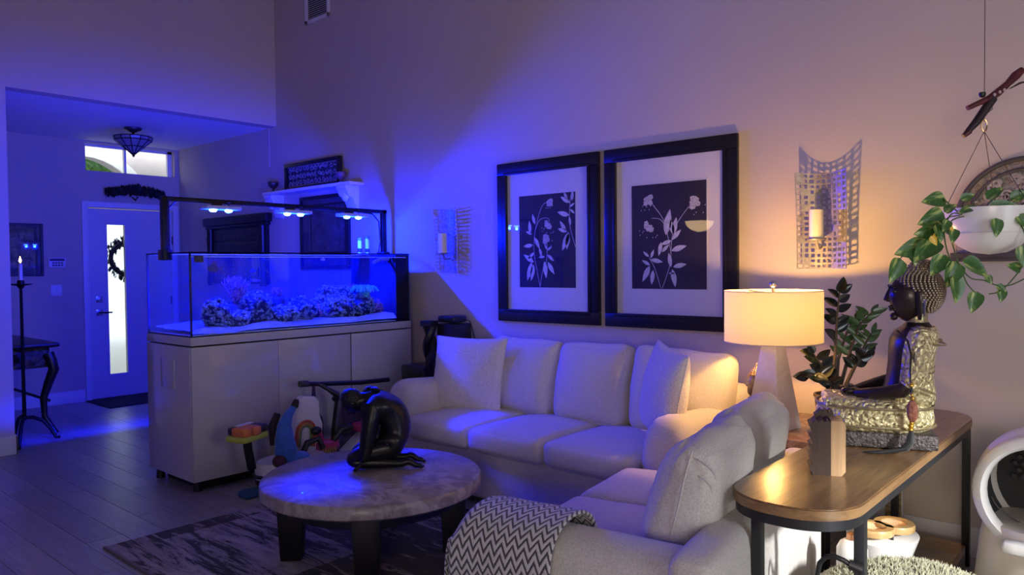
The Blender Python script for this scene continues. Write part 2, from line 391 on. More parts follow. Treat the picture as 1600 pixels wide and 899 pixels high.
# wall above the entry and its stub
b = MB().bx(XH - .15, XH, YB, YW - 0.001, ZC, ZT); b.bx(XH - .15, XH, YB, 1.86, 0, ZC)
struct(b.build('wall_entry', M['wall']))
struct(MB().bx(XD, XH - .15, 1.0, YW, ZC, ZC + .12).build('ceiling_entry', M['ceiling']))
struct(MB().bx(XH - .2, XR + .15, YB - .15, YW + .15, ZT, ZT + .12).build('ceiling', M['ceiling']))
struct(MB().bx(XD - .15, XH - .15, 0.88, 1.0, -0.1, ZC + .1).build('wall_entry_side', M['wall']))
# door wall with openings for door and transom
DY0, DY1, DZ = 3.20, 4.165, 2.175
WY0, WY1, WZ0, WZ1 = 3.19, 4.20, 2.585, 2.90
b = MB()
b.bx(XD - .15, XD, 1.0, DY0, -0.1, ZC + .1); b.bx(XD - .15, XD, DY1, YW, -0.1, WZ0); b.bx(XD - .15, XD, WY1, YW, WZ0, ZC + .1)
b.bx(XD - .15, XD, DY0, DY1, DZ, WZ0); b.bx(XD - .15, XD, DY0, WY1, WZ1, ZC + .1)
struct(b.build('wall_back', M['wall']))
# rear and far side walls (behind the camera) with the openings daylight comes through
b = MB(); b.bx(XH - .15, .4, YB - .15, YB, -.1, ZT); b.bx(1.7, XR + .15, YB - .15, YB, -.1, ZT); b.bx(.4, 1.7, YB - .15, YB, -.1, 1.0); b.bx(.4, 1.7, YB - .15, YB, 2.1, ZT)
struct(b.build('wall_rear', M['wall']))
b = MB(); b.bx(XR, XR + .15, YB, 0.75, -.1, ZT); b.bx(XR, XR + .15, 2.1, YW, -.1, ZT); b.bx(XR, XR + .15, 0.75, 2.1, 2.42, ZT); b.bx(XR, XR + .15, 0.75, 2.1, -.1, 0)
struct(b.build('wall_side', M['wall']))
w2 = struct(MB().bx(XR + .03, XR + .11, 2.04, 2.1, 0, 2.42).bx(XR + .03, XR + .11, 0.75, 0.81, 0, 2.42).bx(XR + .03, XR + .11, .75, 2.1, 2.36, 2.42).build('window_2', M['trim']))
for y0, y1 in ((.81, 2.04),): MB().bx(XR + .065, XR + .071, y0, y1, 0.0, 2.36).build('pane', M['window_glass'], w2, world=True)
b = MB(); x0, x1, z0, z1 = 0.4, 1.7, 1.0, 2.1
for q in ((x0, x1, z0, z0 + .06), (x0, x1, z1 - .06, z1), (x0, x0 + .06, z0, z1), (x1 - .06, x1, z0, z1), (1.02, 1.08, z0, z1)): b.bx(q[0], q[1], YB - .11, YB - .05, q[2], q[3])
w3 = struct(b.build('window_3', M['trim']))
for q in ((.46, 1.02), (1.08, 1.64)): MB().bx(q[0], q[1], YB - .082, YB - .078, 1.06, 2.04).build('pane', M['window_glass'], w3, world=True)
# baseboards
def baseboard(name, x0, x1, y0, y1, h=0.135):
    struct(MB().bx(x0, x1, y0, y1, 0, h).build(name, M['trim'], bevel=0.004))
baseboard('baseboard_right', -4.2, XR, YW - .016, YW, .15)
baseboard('baseboard_right_entry', XD + .02, -5.5, YW - .016, YW)
baseboard('baseboard_back', XD, XD + .016, 1.0, 3.14)
baseboard('baseboard_entry', XH, XH + .016, YB, 1.876, .15)
baseboard('baseboard_entry_end', XH - .15, XH + .016, 1.86, 1.876, .15)
# thin drywall corner bead below the soffit on the right wall
struct(MB().bx(XH - .155, XH - .135, YW - .006, YW, 2.52, ZC).build('trim_1', M['wall']))

# front door
door = struct(thing('door_1', '', '')); del door['label']; del door['category']; door.location = (XD, 3.68, 0)
MB().bx(XD - .015, XD + .022, 3.145, 3.205, 0, 2.24).bx(XD - .015, XD + .022, 4.16, 4.225, 0, 2.24).bx(XD - .015, XD + .022, 3.205, 4.16, 2.178, 2.24).build('casing', M['trim'], door, bevel=.004, world=True)
GY0, GY1, GZ0, GZ1 = 3.41, 3.605, 0.275, 1.987
b = MB(); X0, X1 = XD - .055, XD - .012
b.bx(X0, X1, DY0 + .012, GY0, .012, 2.165); b.bx(X0, X1, GY1, DY1 - .008, .012, 2.165); b.bx(X0, X1, GY0, GY1, .012, GZ0); b.bx(X0, X1, GY0, GY1, GZ1, 2.165)
leaf = b.build('door_leaf', M['door'], door, world=True)
b = MB()
for (y0, y1, z0, z1) in ((GY0 - .018, GY0, GZ0 - .018, GZ1 + .018), (GY1, GY1 + .018, GZ0 - .018, GZ1 + .018), (GY0, GY1, GZ0 - .018, GZ0), (GY0, GY1, GZ1, GZ1 + .018)): b.bx(X1 - .002, X1 + .008, y0, y1, z0, z1)
b.build('glazing_bead', M['door'], leaf, world=True)
def rain_glass():
    mt, nt, b, out = nodes('rain_glass'); b.inputs['Base Color'].default_value = (.94, .97, .96, 1); b.inputs['Roughness'].default_value = .26; b.inputs['Transmission Weight'].default_value = 1.0; b.inputs['IOR'].default_value = 1.12
    addbump(nt, b, noisetex(nt, tex(nt, scale=(60, 60, 7)), 1.0, 4, .6), .35, .01); return mt
MB().bx(XD - .036, XD - .030, GY0, GY1, GZ0, GZ1).build('pane', rain_glass(), door, world=True)
h = MB().bx(X1, X1 + .012, 3.275, 3.345, .95, 1.02).build('door_handle', M['chrome'], door, world=True, bevel=.003)
MB().cyl((X1, 3.31, .985), (X1 + .055, 3.31, .985), .011).tube([(X1 + .05, 3.31, .985), (X1 + .055, 3.36, .985), (X1 + .055, 3.43, .985)], .009).build('lever', M['grey_metal'], h, world=True, smooth=True)
MB().bx(X1, X1 + .014, 3.275, 3.345, 1.10, 1.17).cyl((X1, 3.31, 1.135), (X1 + .028, 3.31, 1.135), .02).build('deadbolt', M['chrome'], door, world=True, bevel=.002)
MB().bx(XD - .05, XD + .03, DY0, DY1, 0, .012).build('threshold', M['grey_metal'], door, world=True)
for z in (.35, 1.1, 1.82): MB().cyl((X1 + .004, DY1 - .008, z - .05), (X1 + .004, DY1 - .008, z + .05), .008).build('hinge', M['grey_metal'], door, world=True, smooth=True)
# transom window
b = MB()
for (y0, y1, z0, z1) in ((WY0, WY1, WZ0, WZ0 + .012), (WY0, WY1, WZ1 - .03, WZ1), (WY0, WY0 + .012, WZ0, WZ1), (WY1 - .05, WY1, WZ0, WZ1), (3.645, 3.67, WZ0, WZ1)): b.bx(XD - .12, XD - .08, y0, y1, z0, z1)
w1 = struct(b.build('window_1', M['trim']))
for y0, y1 in ((WY0 + .012, 3.645), (3.67, WY1 - .05)): MB().bx(XD - .102, XD - .098, y0, y1, WZ0 + .012, WZ1 - .03).build('pane', M['window_glass'], w1, world=True)
# porch outside: stucco arch, shrubs beyond
ST = mat('porch_stucco', (.50, .45, .44), .9, bump=(40, .5, .01), vary=.08)
XP = XD - 2.2
pts = [(1.2, 0), (1.2, 4.0), (5.6, 4.0), (5.6, 0)]
arc = []
cx_, rx_, zs, rz_ = 3.94, .95, 1.86, 1.2
for k in range(25):
    a = pi * k / 24; arc.append((cx_ + rx_ * cos(a), zs + rz_ * sin(a)))
b = MB(); n = len(arc)
for k in range(n - 1):
    (y0, z0), (y1, z1) = arc[k], arc[k + 1]
    b.add([(XP, y0, z0), (XP, y1, z1), (XP, y1, 4.0), (XP, y0, 4.0), (XP - .25, y0, z0), (XP - .25, y1, z1), (XP - .25, y1, 4.0), (XP - .25, y0, 4.0)], [(0, 1, 2, 3), (7, 6, 5, 4), (0, 4, 5, 1), (3, 2, 6, 7)])
b.bx(XP - .25, XP, cx_ + rx_, 6.2, -.1, 4.0); b.bx(XP - .25, XP, 0.6, cx_ - rx_, -.1, 4.0)
pw = struct(b.build('wall_porch', ST))
b = MB()
for k in range(n - 1):
    (y0, z0), (y1, z1) = arc[k], arc[k + 1]
    def o_(y_, z_, t): return (cx_ + (y_ - cx_) * t, zs + (z_ - zs) * t)
    a0, a1, c0, c1 = o_(y0, z0, .99), o_(y1, z1, .99), o_(y0, z0, 1.12), o_(y1, z1, 1.12)
    b.add([(XP + .04, *a0), (XP + .04, *a1), (XP + .04, *c1), (XP + .04, *c0), (XP, *a0), (XP, *a1), (XP, *c1), (XP, *c0)], [(0, 1, 2, 3), (0, 4, 5, 1), (3, 2, 6, 7)])
b.build('arch_trim', M['trim'], pw, world=True)
struct(MB().bx(XP - 6, XD - .15, -2, 8, -.12, -.02).build('ground_outside', mat('porch_paving', (.55, .52, .48), .9, vary=.2)))
GR = mat('hedge_leaf', (.16, .36, .05), .7, vary=.6, vscale=30)
rng = random.Random(5); b = MB()
for k in range(1500):
    p = Vector((XP - 1.2 + rng.uniform(-.5, .4), rng.uniform(1.0, 5.6), rng.uniform(2.3, 3.8))); s_ = rng.uniform(.05, .11)
    q = Euler((rng.uniform(0, 6), rng.uniform(0, 6), rng.uniform(0, 6))).to_matrix().to_4x4(); q.translation = p
    b.add([(-s_, 0, 0), (0, -s_ * .4, 0), (s_, 0, 0), (0, s_ * .4, 0)], [(0, 1, 2, 3)], q)
b.ell((XP - 1.9, 3.3, 3.1), (.25, 2.6, .65), 20, 10)
o = b.build('outside_foliage', GR); o['kind'] = 'stuff'; tag(o, 'sunlit green foliage outside seen through the porch arch in the transom', 'foliage')
# air vent high on the right wall
v = thing('air_vent', 'white louvred air vent high on the wall near the ceiling', 'vent', (-6.2, YW, 3.82))
b = MB(); vx0, vx1, vz0, vz1 = -6.39, -5.99, 3.83, 4.2
b.bx(vx0, vx1, YW - .015, YW, vz0, vz0 + .035).bx(vx0, vx1, YW - .015, YW, vz1 - .035, vz1).bx(vx0, vx0 + .05, YW - .015, YW, vz0, vz1).bx(vx1 - .035, vx1, YW - .015, YW, vz0, vz1)
b.build('vent_frame', M['trim'], v, world=True, bevel=.003)
MB().bx(vx0 + .03, vx1 - .03, YW - .003, YW - .001, vz0 + .03, vz1 - .03).build('vent_back', M['black_plastic'], v, world=True)
k = vz0 + .05; bl = None
while k < vz1 - .04:
    T = Matrix.Translation(((vx0 + vx1) / 2, YW - .008, k)) @ Matrix.Rotation(R(40), 4, 'X')
    MB().box((0, 0, 0), (vx1 - vx0 - .085, .014, .003), T).build('slat', M['trim'], v, world=True); k += .02
# ------------------------------------------------------------------ entry things
tag(MB().bx(XD + .04, -8.45, 3.13, 4.05, 0.0, .012).build('door_mat', mat('door_mat_fibre', (.018, .02, .03), .95, bump=(160, .7, .006), vary=.3, vscale=60), bevel=.003), 'thin dark door mat lying on the planks in front of the entry door', 'mat')
# framed picture on the door wall
def picture(name, label, cat, plane, a0, a1, z0, z1, fw_, mw, fm, mm, group=None, depth=.03, prof=True):
    """plane 'x' : hangs on the door wall, 'y' : hangs on the right wall"""
    def B(b, a0, a1, d0, d1, z0, z1):
        return b.bx(XD + d0, XD + d1, a0, a1, z0, z1) if plane == 'x' else b.bx(a0, a1, YW - d1, YW - d0, z0, z1)
    base = (XD, (a0 + a1) / 2, z0) if plane == 'x' else ((a0 + a1) / 2, YW, z0)
    t = thing(name, label, cat, base, 0, group)
    for (p0, p1, q0, q1) in ((a0, a1, z0, z0 + fw_), (a0, a1, z1 - fw_, z1), (a0, a0 + fw_, z0 + fw_, z1 - fw_), (a1 - fw_, a1, z0 + fw_, z1 - fw_)):
        f = MB(); B(f, p0, p1, 0, depth, q0, q1); f.build('frame_rail', fm, t, world=True, bevel=.006)
    if prof:
        i = fw_ * .78; f = MB()
        for (p0, p1, q0, q1) in ((a0 + i, a1 - i, z0 + i, z0 + fw_ + .004), (a0 + i, a1 - i, z1 - fw_ - .004, z1 - i), (a0 + i, a0 + fw_ + .004, z0 + fw_, z1 - fw_), (a1 - fw_ - .004, a1 - i, z0 + fw_, z1 - fw_)): B(f, p0, p1, depth - .004, depth + .004, q0, q1)
        f.build('inner_bead', fm, t, world=True, bevel=.002)
    f = MB(); B(f, a0 + fw_ * .5, a1 - fw_ * .5, .004, .010, z0 + fw_ * .5, z1 - fw_ * .5); f.build('mat_board', mm, t, world=True)
    return t, B
def art_mat(name, c1, c2, sc, c3=None):
    mt, nt, b, out = nodes(name); v = tex(nt, scale=(1, 1, 1)); n = noisetex(nt, v, sc, 6, .7, 1.0)
    nt.links.new(ramp(nt, n, [(.38, c1), (.5, c3 or tuple((a + q) / 2 for a, q in zip(c1, c2))), (.64, c2)]), b.inputs['Base Color']); b.inputs['Roughness'].default_value = .6; return mt
t, B = picture('framed_picture', 'dark framed print hanging on the entry wall left of the keypad', 'picture', 'x', 2.40, 2.755, 1.41, 1.97, .022, .05, M['frame_grey'], art_mat('entry_print_mat', (.05, .05, .055), (.10, .10, .10), 6))
f = MB(); B(f, 2.44, 2.67, .010, .013, 1.50, 1.87); f.build('print', art_mat('entry_print', (.03, .03, .035), (.26, .26, .26), 13), t, world=True)
f = MB(); B(f, 2.41, 2.745, .018, .020, 1.42, 1.96); f.build('picture_glass', M['picture_glass'], t, world=True)
# keypad and light switch
k = thing('alarm_keypad', 'white alarm keypad with dark display beside the entry door', 'keypad', (XD, 2.88, 1.5))
MB().bx(XD, XD + .025, 2.80, 2.965, 1.50, 1.605).build('keypad_body', M['white_plastic'], k, world=True, bevel=.004)
MB().bx(XD + .02, XD + .0265, 2.81, 2.955, 1.572, 1.596).build('display', M['black_plastic'], k, world=True)
for i in range(4):
    for j in range(2): MB().bx(XD + .022, XD + .028, 2.835 + i * .028, 2.855 + i * .028, 1.517 + j * .025, 1.533 + j * .025).build('key_button', M['grey_plastic'], k, world=True)
s_ = thing('light_switch', 'white double light switch plate below the alarm keypad', 'switch', (XD, 2.875, 1.19))
MB().bx(XD, XD + .006, 2.82, 2.93, 1.19, 1.31).build('switch_plate', M['white_plastic'], s_, world=True, bevel=.002)
for y_ in (2.835, 2.882): MB().bx(XD + .005, XD + .011, y_, y_ + .034, 1.215, 1.285).build('rocker', M['trim'], s_, world=True, bevel=.002)
# leafy garland over the door on a hook
g = thing('door_garland', 'dark leafy garland swag fixed on the wall above the entry door', 'garland', (XD, 3.715, 2.27))
LEAFD = mat('garland_leaf', (.022, .026, .020), .7, vary=.5, vscale=30)
rng = random.Random(3); b = MB()
for k in range(420):
    u = rng.uniform(-1, 1); y_ = 3.715 + u * .33; z_ = 2.375 + .02 * cos(u * 3) + rng.uniform(-.05, .05) * (1.05 - abs(u) * .4); x_ = XD + .05 + rng.uniform(-.035, .05)
    q = Euler((rng.uniform(0, 6), rng.uniform(0, 6), rng.uniform(0, 6))).to_matrix().to_4x4(); q.translation = (x_, y_, z_); L = rng.uniform(.025, .045)
    b.add([(-L, 0, 0), (0, -L * .5, .008), (L, 0, 0), (0, L * .5, .008)], [(0, 1, 2, 3)], q)
o = b.build('garland_leaves', LEAFD, g, world=True); o['kind'] = 'stuff'
MB().tube([(XD + .04, 3.40, 2.375), (XD + .05, 3.715, 2.39), (XD + .04, 4.03, 2.375)], .02, 6).build('garland_stem', M['dark_wood'], g, world=True)
MB().tube([(XD + .03, 3.68, 2.315), (XD + .04, 3.715, 2.275), (XD + .03, 3.75, 2.32)], .007, 6).tube([(XD + .001, 3.715, 2.30), (XD + .04, 3.715, 2.275)], .008, 6).build('hook', M['black_metal'], g, world=True, smooth=True)
# wreath hung outside on the glass
wr = thing('wreath', 'leafy wreath hanging outside behind the frosted door glass', 'wreath', (XD - .09, 3.66, 1.35))
b = MB()
for k in range(380):
    a = rng.uniform(0, 2 * pi); r_ = .20 + rng.uniform(-.045, .06); q = Euler((rng.uniform(0, 6), rng.uniform(0, 6), rng.uniform(0, 6))).to_matrix().to_4x4()
    q.translation = (XD - .10 + rng.uniform(-.03, .02), 3.665 + r_ * cos(a), 1.60 + r_ * sin(a)); L = rng.uniform(.02, .05)
    b.add([(-L, 0, 0), (0, -L * .4, 0), (L, 0, 0), (0, L * .4, 0)], [(0, 1, 2, 3)], q)
o = b.build('wreath_leaves', mat('wreath_leaf', (.05, .06, .035), .8, vary=.5, vscale=30), wr, world=True); o['kind'] = 'stuff'
MB().tube([(XD - .10, 3.665 + .185 * cos(2 * pi * i / 28), 1.60 + .185 * sin(2 * pi * i / 28)) for i in range(29)], .028, 8, caps=False).build('wreath_ring', M['dark_wood'], wr, world=True, smooth=True)
# semi-flush ceiling lamp
fx, fy = -8.04, 3.27
c = thing('ceiling_lamp', 'leaded glass cone lamp hanging under the entry ceiling', 'lamp', (fx, fy, ZC - .28))
MB().lathe([(.001, 0), (.085, 0), (.08, -.02), (.04, -.038), (.018, -.05), (.001, -.05)], (fx, fy, ZC), 20).build('canopy', M['frame_grey'], c, world=True, smooth=True)
MB().cyl((fx, fy, ZC - .04), (fx, fy, ZC - .11), .012).build('stem', M['black_metal'], c, world=True, smooth=True)
SH = mat('leaded_glass', (.30, .29, .33), .35, vary=.25, vscale=12)
sh = MB().lathe([(.18, 0), (.172, -.035), (.022, -.165)], (fx, fy, ZC - .095), 12).build('shade', SH, c, world=True, solid=.004)
b = MB()
for k in range(12):
    a = 2 * pi * k / 12; b.tube([(fx + r_ * cos(a), fy + r_ * sin(a), ZC - .095 + z_) for r_, z_ in ((.182, 0), (.174, -.035), (.022, -.168))], .0045, 5)
for r_, z_ in ((.182, 0), (.174, -.035), (.10, -.10)): b.tube([(fx + r_ * cos(2 * pi * i / 24), fy + r_ * sin(2 * pi * i / 24), ZC - .095 + z_) for i in range(25)], .005, 5, caps=False)
b.build('leading', M['black_metal'], sh, world=True)
MB().lathe([(.001, .0), (.022, 0), (.026, -.012), (.012, -.022), (.014, -.03), (.001, -.045)], (fx, fy, ZC - .255), 12).build('finial', M['black_metal'], c, world=True, smooth=True)
b = MB()
for k in range(3):
    a = 2 * pi * k / 3; b.tube([(fx + .012 * cos(a), fy + .012 * sin(a), ZC - .10), (fx + .18 * cos(a), fy + .18 * sin(a), ZC - .098)], .004, 5)
b.build('spider', M['black_metal'], c, world=True)

# candle stand with lit taper
cx0, cy0 = -7.42, 2.06
cs = thing('candle_stand', 'tall black iron candle stand with three curved feet and a lit taper', 'candle stand', (cx0, cy0, 0))
for k, (fx_, fy_) in enumerate(((-7.10, 1.925), (-7.315, 2.285), (-7.80, 2.085))):
    d = Vector((fx_ - cx0, fy_ - cy0, 0)); L = d.length; d.normalize(); p = []
    for u, z_ in ((0, .20), (.25, .20), (.55, .165), (.80, .08), (.92, .012), (1.06, .008)): p.append((cx0 + d.x * L * u, cy0 + d.y * L * u, z_))
    MB().tube(p, [.014, .016, .016, .014, .013, .016], 8).build('foot', M['black_metal'], cs, world=True, smooth=True)
MB().tube([(cx0, cy0, .18), (cx0, cy0, .5), (cx0, cy0, 1.33)], [.017, .015, .012], 8).build('pole', M['black_metal'], cs, world=True, smooth=True)
MB().lathe([(.001, -.02), (.02, -.02), (.03, 0), (.085, .012), (.088, .018), (.03, .012), (.026, .045), (.02, .05), (.001, .05)], (cx0, cy0, 1.335), 18).build('drip_pan', M['black_metal'], cs, world=True, smooth=True)
cd = MB().cyl((cx0, cy0, 1.375), (cx0, cy0, 1.525), .017, .015).build('candle', M['taper'], cs, world=True, smooth=True)
MB().cyl((cx0, cy0, 1.525), (cx0, cy0, 1.54), .002).build('wick', M['black_plastic'], cd, world=True)
MB().lathe([(.001, 0), (.010, .012), (.011, .022), (.006, .04), (.001, .058)], (cx0, cy0, 1.531), 12).build('flame', M['flame'], cd, world=True, smooth=True)
fl_ = bpy.data.lights.new('candle_light', 'POINT'); fl_.energy = .7; fl_.color = (1, .6, .25); fl_.shadow_soft_size = .015
o = bpy.data.objects.new('candle_light', fl_); COL.objects.link(o); o.location = (cx0 + .0, cy0, 1.60)

# carved side table behind the entry stub
ct = thing('carved_side_table', 'carved dark wood table with curved legs against the entry wall stub', 'table', (-8.05, 2.2, 0))
def cab_leg(x, y, dx, dy):
    p = []; rr = []
    for z_, o_, r_ in ((0, .035, .03), (.04, .02, .026), (.16, -.03, .024), (.32, -.035, .03), (.46, .0, .037), (.58, .035, .043), (.66, .02, .046), (.72, .0, .05)):
        p.append((x + dx * o_, y + dy * o_, z_)); rr.append(r_)
    MB().tube(p, rr, 10).build('leg', M['dark_wood'], ct, world=True, smooth=True)
TX0, TX1, TY0, TY1 = -8.80, -7.58, 1.55, 2.30
for x, y, dx, dy in ((TX1, TY1, .9, 1), (TX0, TY1, -.9, 1), (TX1, TY0, .9, -1), (TX0, TY0, -.9, -1)): cab_leg(x, y, dx, dy)
b = MB(); b.rbox(((TX0 + TX1) / 2, (TY0 + TY1) / 2, .80), (TX1 - TX0 + .16, TY1 - TY0 + .16, .05), .02, 6); b.build('table_top', M['dark_wood'], ct, world=True, smooth=True)
APR = mat('carved_apron', (.10, .065, .04), .45, vary=.75, vscale=22, bump=(30, 1.0, .015))
for (x0, x1, y0, y1) in ((TX0, TX1, TY1 - .02, TY1 + .015), (TX0, TX1, TY0 - .015, TY0 + .02), (TX1 - .02, TX1 + .015, TY0, TY1), (TX0 - .015, TX0 + .02, TY0, TY1)):
    MB().bx(x0, x1, y0, y1, .60, .78).build('apron', APR, ct, world=True, bevel=.008)
b = MB()
for k in range(9):
    a = k * .7; b.tube([(TX1 + .018, 1.98 + .10 * cos(a + i * .35) * (1 - i * .08), .69 + .05 * sin(a + i * .35)) for i in range(7)], .008, 5)
b.build('carving', M['dark_wood'], ct, world=True, smooth=True)
MB().tube([(TX1, TY1, .30), (TX0, TY1, .30)], .014, 8).build('stretcher', M['dark_wood'], ct, world=True)
MB().tube([(TX1, TY0, .30), (TX0, TY0, .30)], .014, 8).build('stretcher', M['dark_wood'], ct, world=True)

# ------------------------------------------------------------------ decor on the right wall behind the aquarium
pl = thing('carved_wood_art', 'large dark carved wooden artwork with cornice on the wall behind the aquarium lights', 'wall art', (-7.74, YW, 1.25))
b = MB(); b.bx(-8.36, -7.12, YW - .035, YW, 1.30, 1.98); b.build('panel_board', M['black_wood'], pl, world=True, bevel=.006)
b = MB(); b.bx(-8.42, -7.06, YW - .075, YW, 1.955, 2.045); b.bx(-8.39, -7.09, YW - .06, YW, 1.92, 1.955); b.build('cornice', M['black_wood'], pl, world=True, bevel=.006)
for x0, x1 in ((-8.36, -8.24), (-7.24, -7.12)):
    b = MB()
    b.tube([((x0 + x1) / 2, YW - .046, z) for z in (1.28, 1.36, 1.42, 1.50, 1.58, 1.64, 1.72, 1.80, 1.86, 1.92)], [.038, .044, .034, .038, .044, .034, .038, .044, .038, .042], 10); b.build('pilaster', M['black_wood'], pl, world=True, smooth=True)
for k in range(4):
    z_ = 1.36 + k * .14
    b = MB(); b.bx(-8.22, -7.26, YW - .05, YW - .03, z_, z_ + .115); b.build('carved_slat', mat('carved_slat', (.016, .012, .012), .35, bump=(35, 1.0, .012)) if k == 0 else bpy.data.materials['carved_slat'], pl, world=True, bevel=.006)

t, B = picture('framed_engraving', 'large dark framed engraving hanging under the white shelf behind the aquarium', 'picture', 'y', -6.515, -5.72, 1.45, 2.16, .032, .1, M['black_wood'], art_mat('engraving_mat', (.06, .055, .06), (.10, .09, .095), 3))
f = MB(); B(f, -6.33, -5.80, .010, .013, 1.62, 2.06); f.build('print', art_mat('engraving', (.025, .022, .025), (.11, .10, .10), 7), t, world=True)
f = MB(); B(f, -6.35, -5.78, .0095, .012, 1.60, 2.08); f.build('print_border', M['black_wood'], t, world=True)
f = MB(); B(f, -6.49, -5.745, .022, .024, 1.475, 2.135); f.build('picture_glass', M['picture_glass'], t, world=True)

sh = thing('wall_shelf', 'white wall shelf on two scrolled corbels above the aquarium', 'shelf', (-6.26, YW, 2.03))
MB().bx(-6.98, -5.52, YW - .16, YW, 2.205, 2.235).build('shelf_board', M['trim'], sh, world=True, bevel=.006)
for x in (-6.90, -5.66):
    b = MB(); prof = [(0, .205), (.15, .205), (.152, .18), (.135, .165), (.13, .14), (.115, .115), (.085, .10), (.06, .08), (.05, .05), (.035, .02), (.025, -.02), (.0, -.03)]
    T = Matrix.Translation((x - .07, YW, 2.0)) @ Matrix(((0, 0, 1, 0), (-1, 0, 0, 0), (0, 1, 0, 0), (0, 0, 0, 1)))
    b.prism(prof, 0, .14, T)
    for k in (.0, .14): b.tube([(x - .07 + k, YW - .085 - .035 * (1 - i * .06) * cos(i * .5), 2.155 + .035 * (1 - i * .06) * sin(i * .5)) for i in range(14)], .008, 6)
    b.ell((x, YW - .10, 2.11), (.045, .03, .05), 10, 6)
    b.build('corbel', M['trim'], sh, world=True, bevel=.003)
t = thing('carved_lattice_panel', 'black framed pale carved lattice panel standing on the white shelf', 'wall art', (-6.255, YW - .05, 2.235))
LX0, LX1, LZ0, LZ1 = -6.72, -5.80, 2.235, 2.50; YL = YW - .045
for (x0, x1, z0, z1) in ((LX0, LX1, LZ0, LZ0 + .035), (LX0, LX1, LZ1 - .035, LZ1), (LX0, LX0 + .045, LZ0 + .035, LZ1 - .035), (LX1 - .045, LX1, LZ0 + .035, LZ1 - .035)):
    MB().bx(x0, x1, YL - .02, YL + .02, z0, z1).build('frame_rail', M['frame_black'], t, world=True, bevel=.004)
LAT = mat('carved_lattice', (.30, .28, .28), .7, vary=.4, vscale=30)
MB().bx(LX0 + .04, LX1 - .04, YL + .004, YL + .008, LZ0 + .03, LZ1 - .03).build('backing', mat('lattice_backing', (.05, .045, .05), .8, vary=.2), t, world=True)
b = MB(); rng = random.Random(2)
for i in range(13):
    for j in range(3):
        x = LX0 + .085 + i * .0625; z = LZ0 + .065 + j * .067
        for q in range(2):
            a0 = rng.uniform(0, 6); b.tube([(x + (.028 - k * .0026) * cos(a0 + k * .62 * (1 if q else -1)), YL - .003, z + (.028 - k * .0026) * sin(a0 + k * .62 * (1 if q else -1))) for k in range(9)], .0042, 4)
for z in (LZ0 + .04, LZ1 - .04): b.bx(LX0 + .045, LX1 - .045, YL - .006, YL + .002, z - .004, z + .004)
o = b.build('lattice', LAT, t, world=True); o['kind'] = 'stuff'
GOB = mat('bronze_goblet', (.09, .06, .06), .35, .4, vary=.3)
def goblet(x, label, sc, m_):
    o = MB().lathe([(.001, 0), (.032, 0), (.03, .008), (.012, .02), (.011, .035), (.03, .048), (.052, .07), (.058, .095), (.054, .108), (.056, .112), (.048, .112), (.042, .075), (.001, .055)], (x, YW - .09, 2.235), 18, Matrix.Translation((x, YW - .09, 2.235)) @ Matrix.Scale(sc, 4) @ Matrix.Translation((-x, -YW + .09, -2.235))).build('goblet', m_, smooth=True)
    tag(o, label, 'goblet', 'goblets on the white shelf')
goblet(-6.88, 'dark bronze goblet on the shelf end nearest the entry', .95, GOB)
goblet(-5.735, 'pinkish goblet on the shelf end nearest the sofa', .9, mat('pink_goblet', (.22, .13, .15), .4, .1, vary=.3))
# ------------------------------------------------------------------ aquarium cabinet, tank and light rail
AX0, AX1, AY0, AY1 = -5.41, -4.75, 2.26, 4.12
GW = mat('gloss_white_panel', (.54, .53, .55), .10, vary=.01, coat=.5)
ac = thing('aquarium_cabinet', 'long glossy white aquarium cabinet with flush doors', 'cabinet', ((AX0 + AX1) / 2, (AY0 + AY1) / 2, 0))
MB().bx(AX0, AX1, AY0, AY1, .962, 1.018).build('top_panel', GW, ac, world=True, bevel=.003)
MB().bx(AX0, AX1 - .022, AY0, AY0 + .02, .075, .952).build('side_panel', GW, ac, world=True, bevel=.0015)
MB().bx(AX0, AX1 - .022, AY1 - .02, AY1, .075, .952).build('side_panel', GW, ac, world=True, bevel=.0015)
MB().bx(AX0, AX1 - .03, AY0 + .02, AY1 - .02, .08, .955).build('carcass', M['black_plastic'], ac, world=True)
for y0, y1 in ((AY0 + .003, 2.886), (2.888, 3.505), (3.517, AY1 - .002)):
    MB().bx(AX1 - .02, AX1, y0, y1, .075, .952).build('cabinet_door', GW, ac, world=True, bevel=.0015)
MB().bx(AX0 + .08, AX1 - .09, AY0 + .09, AY1 - .05, 0, .078).build('plinth', M['black_plastic'], ac, world=True)
for x, y in ((AX0 + .06, AY0 + .05), (AX1 - .07, AY0 + .06), (AX0 + .06, AY1 - .05), (AX1 - .07, AY1 - .05)): MB().cyl((x, y, 0), (x, y, .078), .03, .024).build('foot', M['black_plastic'], ac, world=True, smooth=True)
so = MB().bx(AX0 + .22, AX0 + .42, AY0 - .004, AY0, .66, .86); so.build('access_hatch', GW, ac, world=True, bevel=.001)

GZ0_, GZ1_ = 1.02, 1.572; gt = .012
tk = thing('aquarium', 'long rimless saltwater aquarium glowing blue on the white cabinet', 'aquarium', ((AX0 + AX1) / 2, (AY0 + AY1) / 2, GZ0_))
X0, X1, Y0, Y1 = AX0 + .01, AX1 - .004, AY0 + .004, AY1 - .01
def pane(x0, x1, y0, y1, z0=GZ0_, z1=GZ1_): return MB().bx(x0, x1, y0, y1, z0, z1).build('glass_pane', M['tank_glass'], tk, world=True)
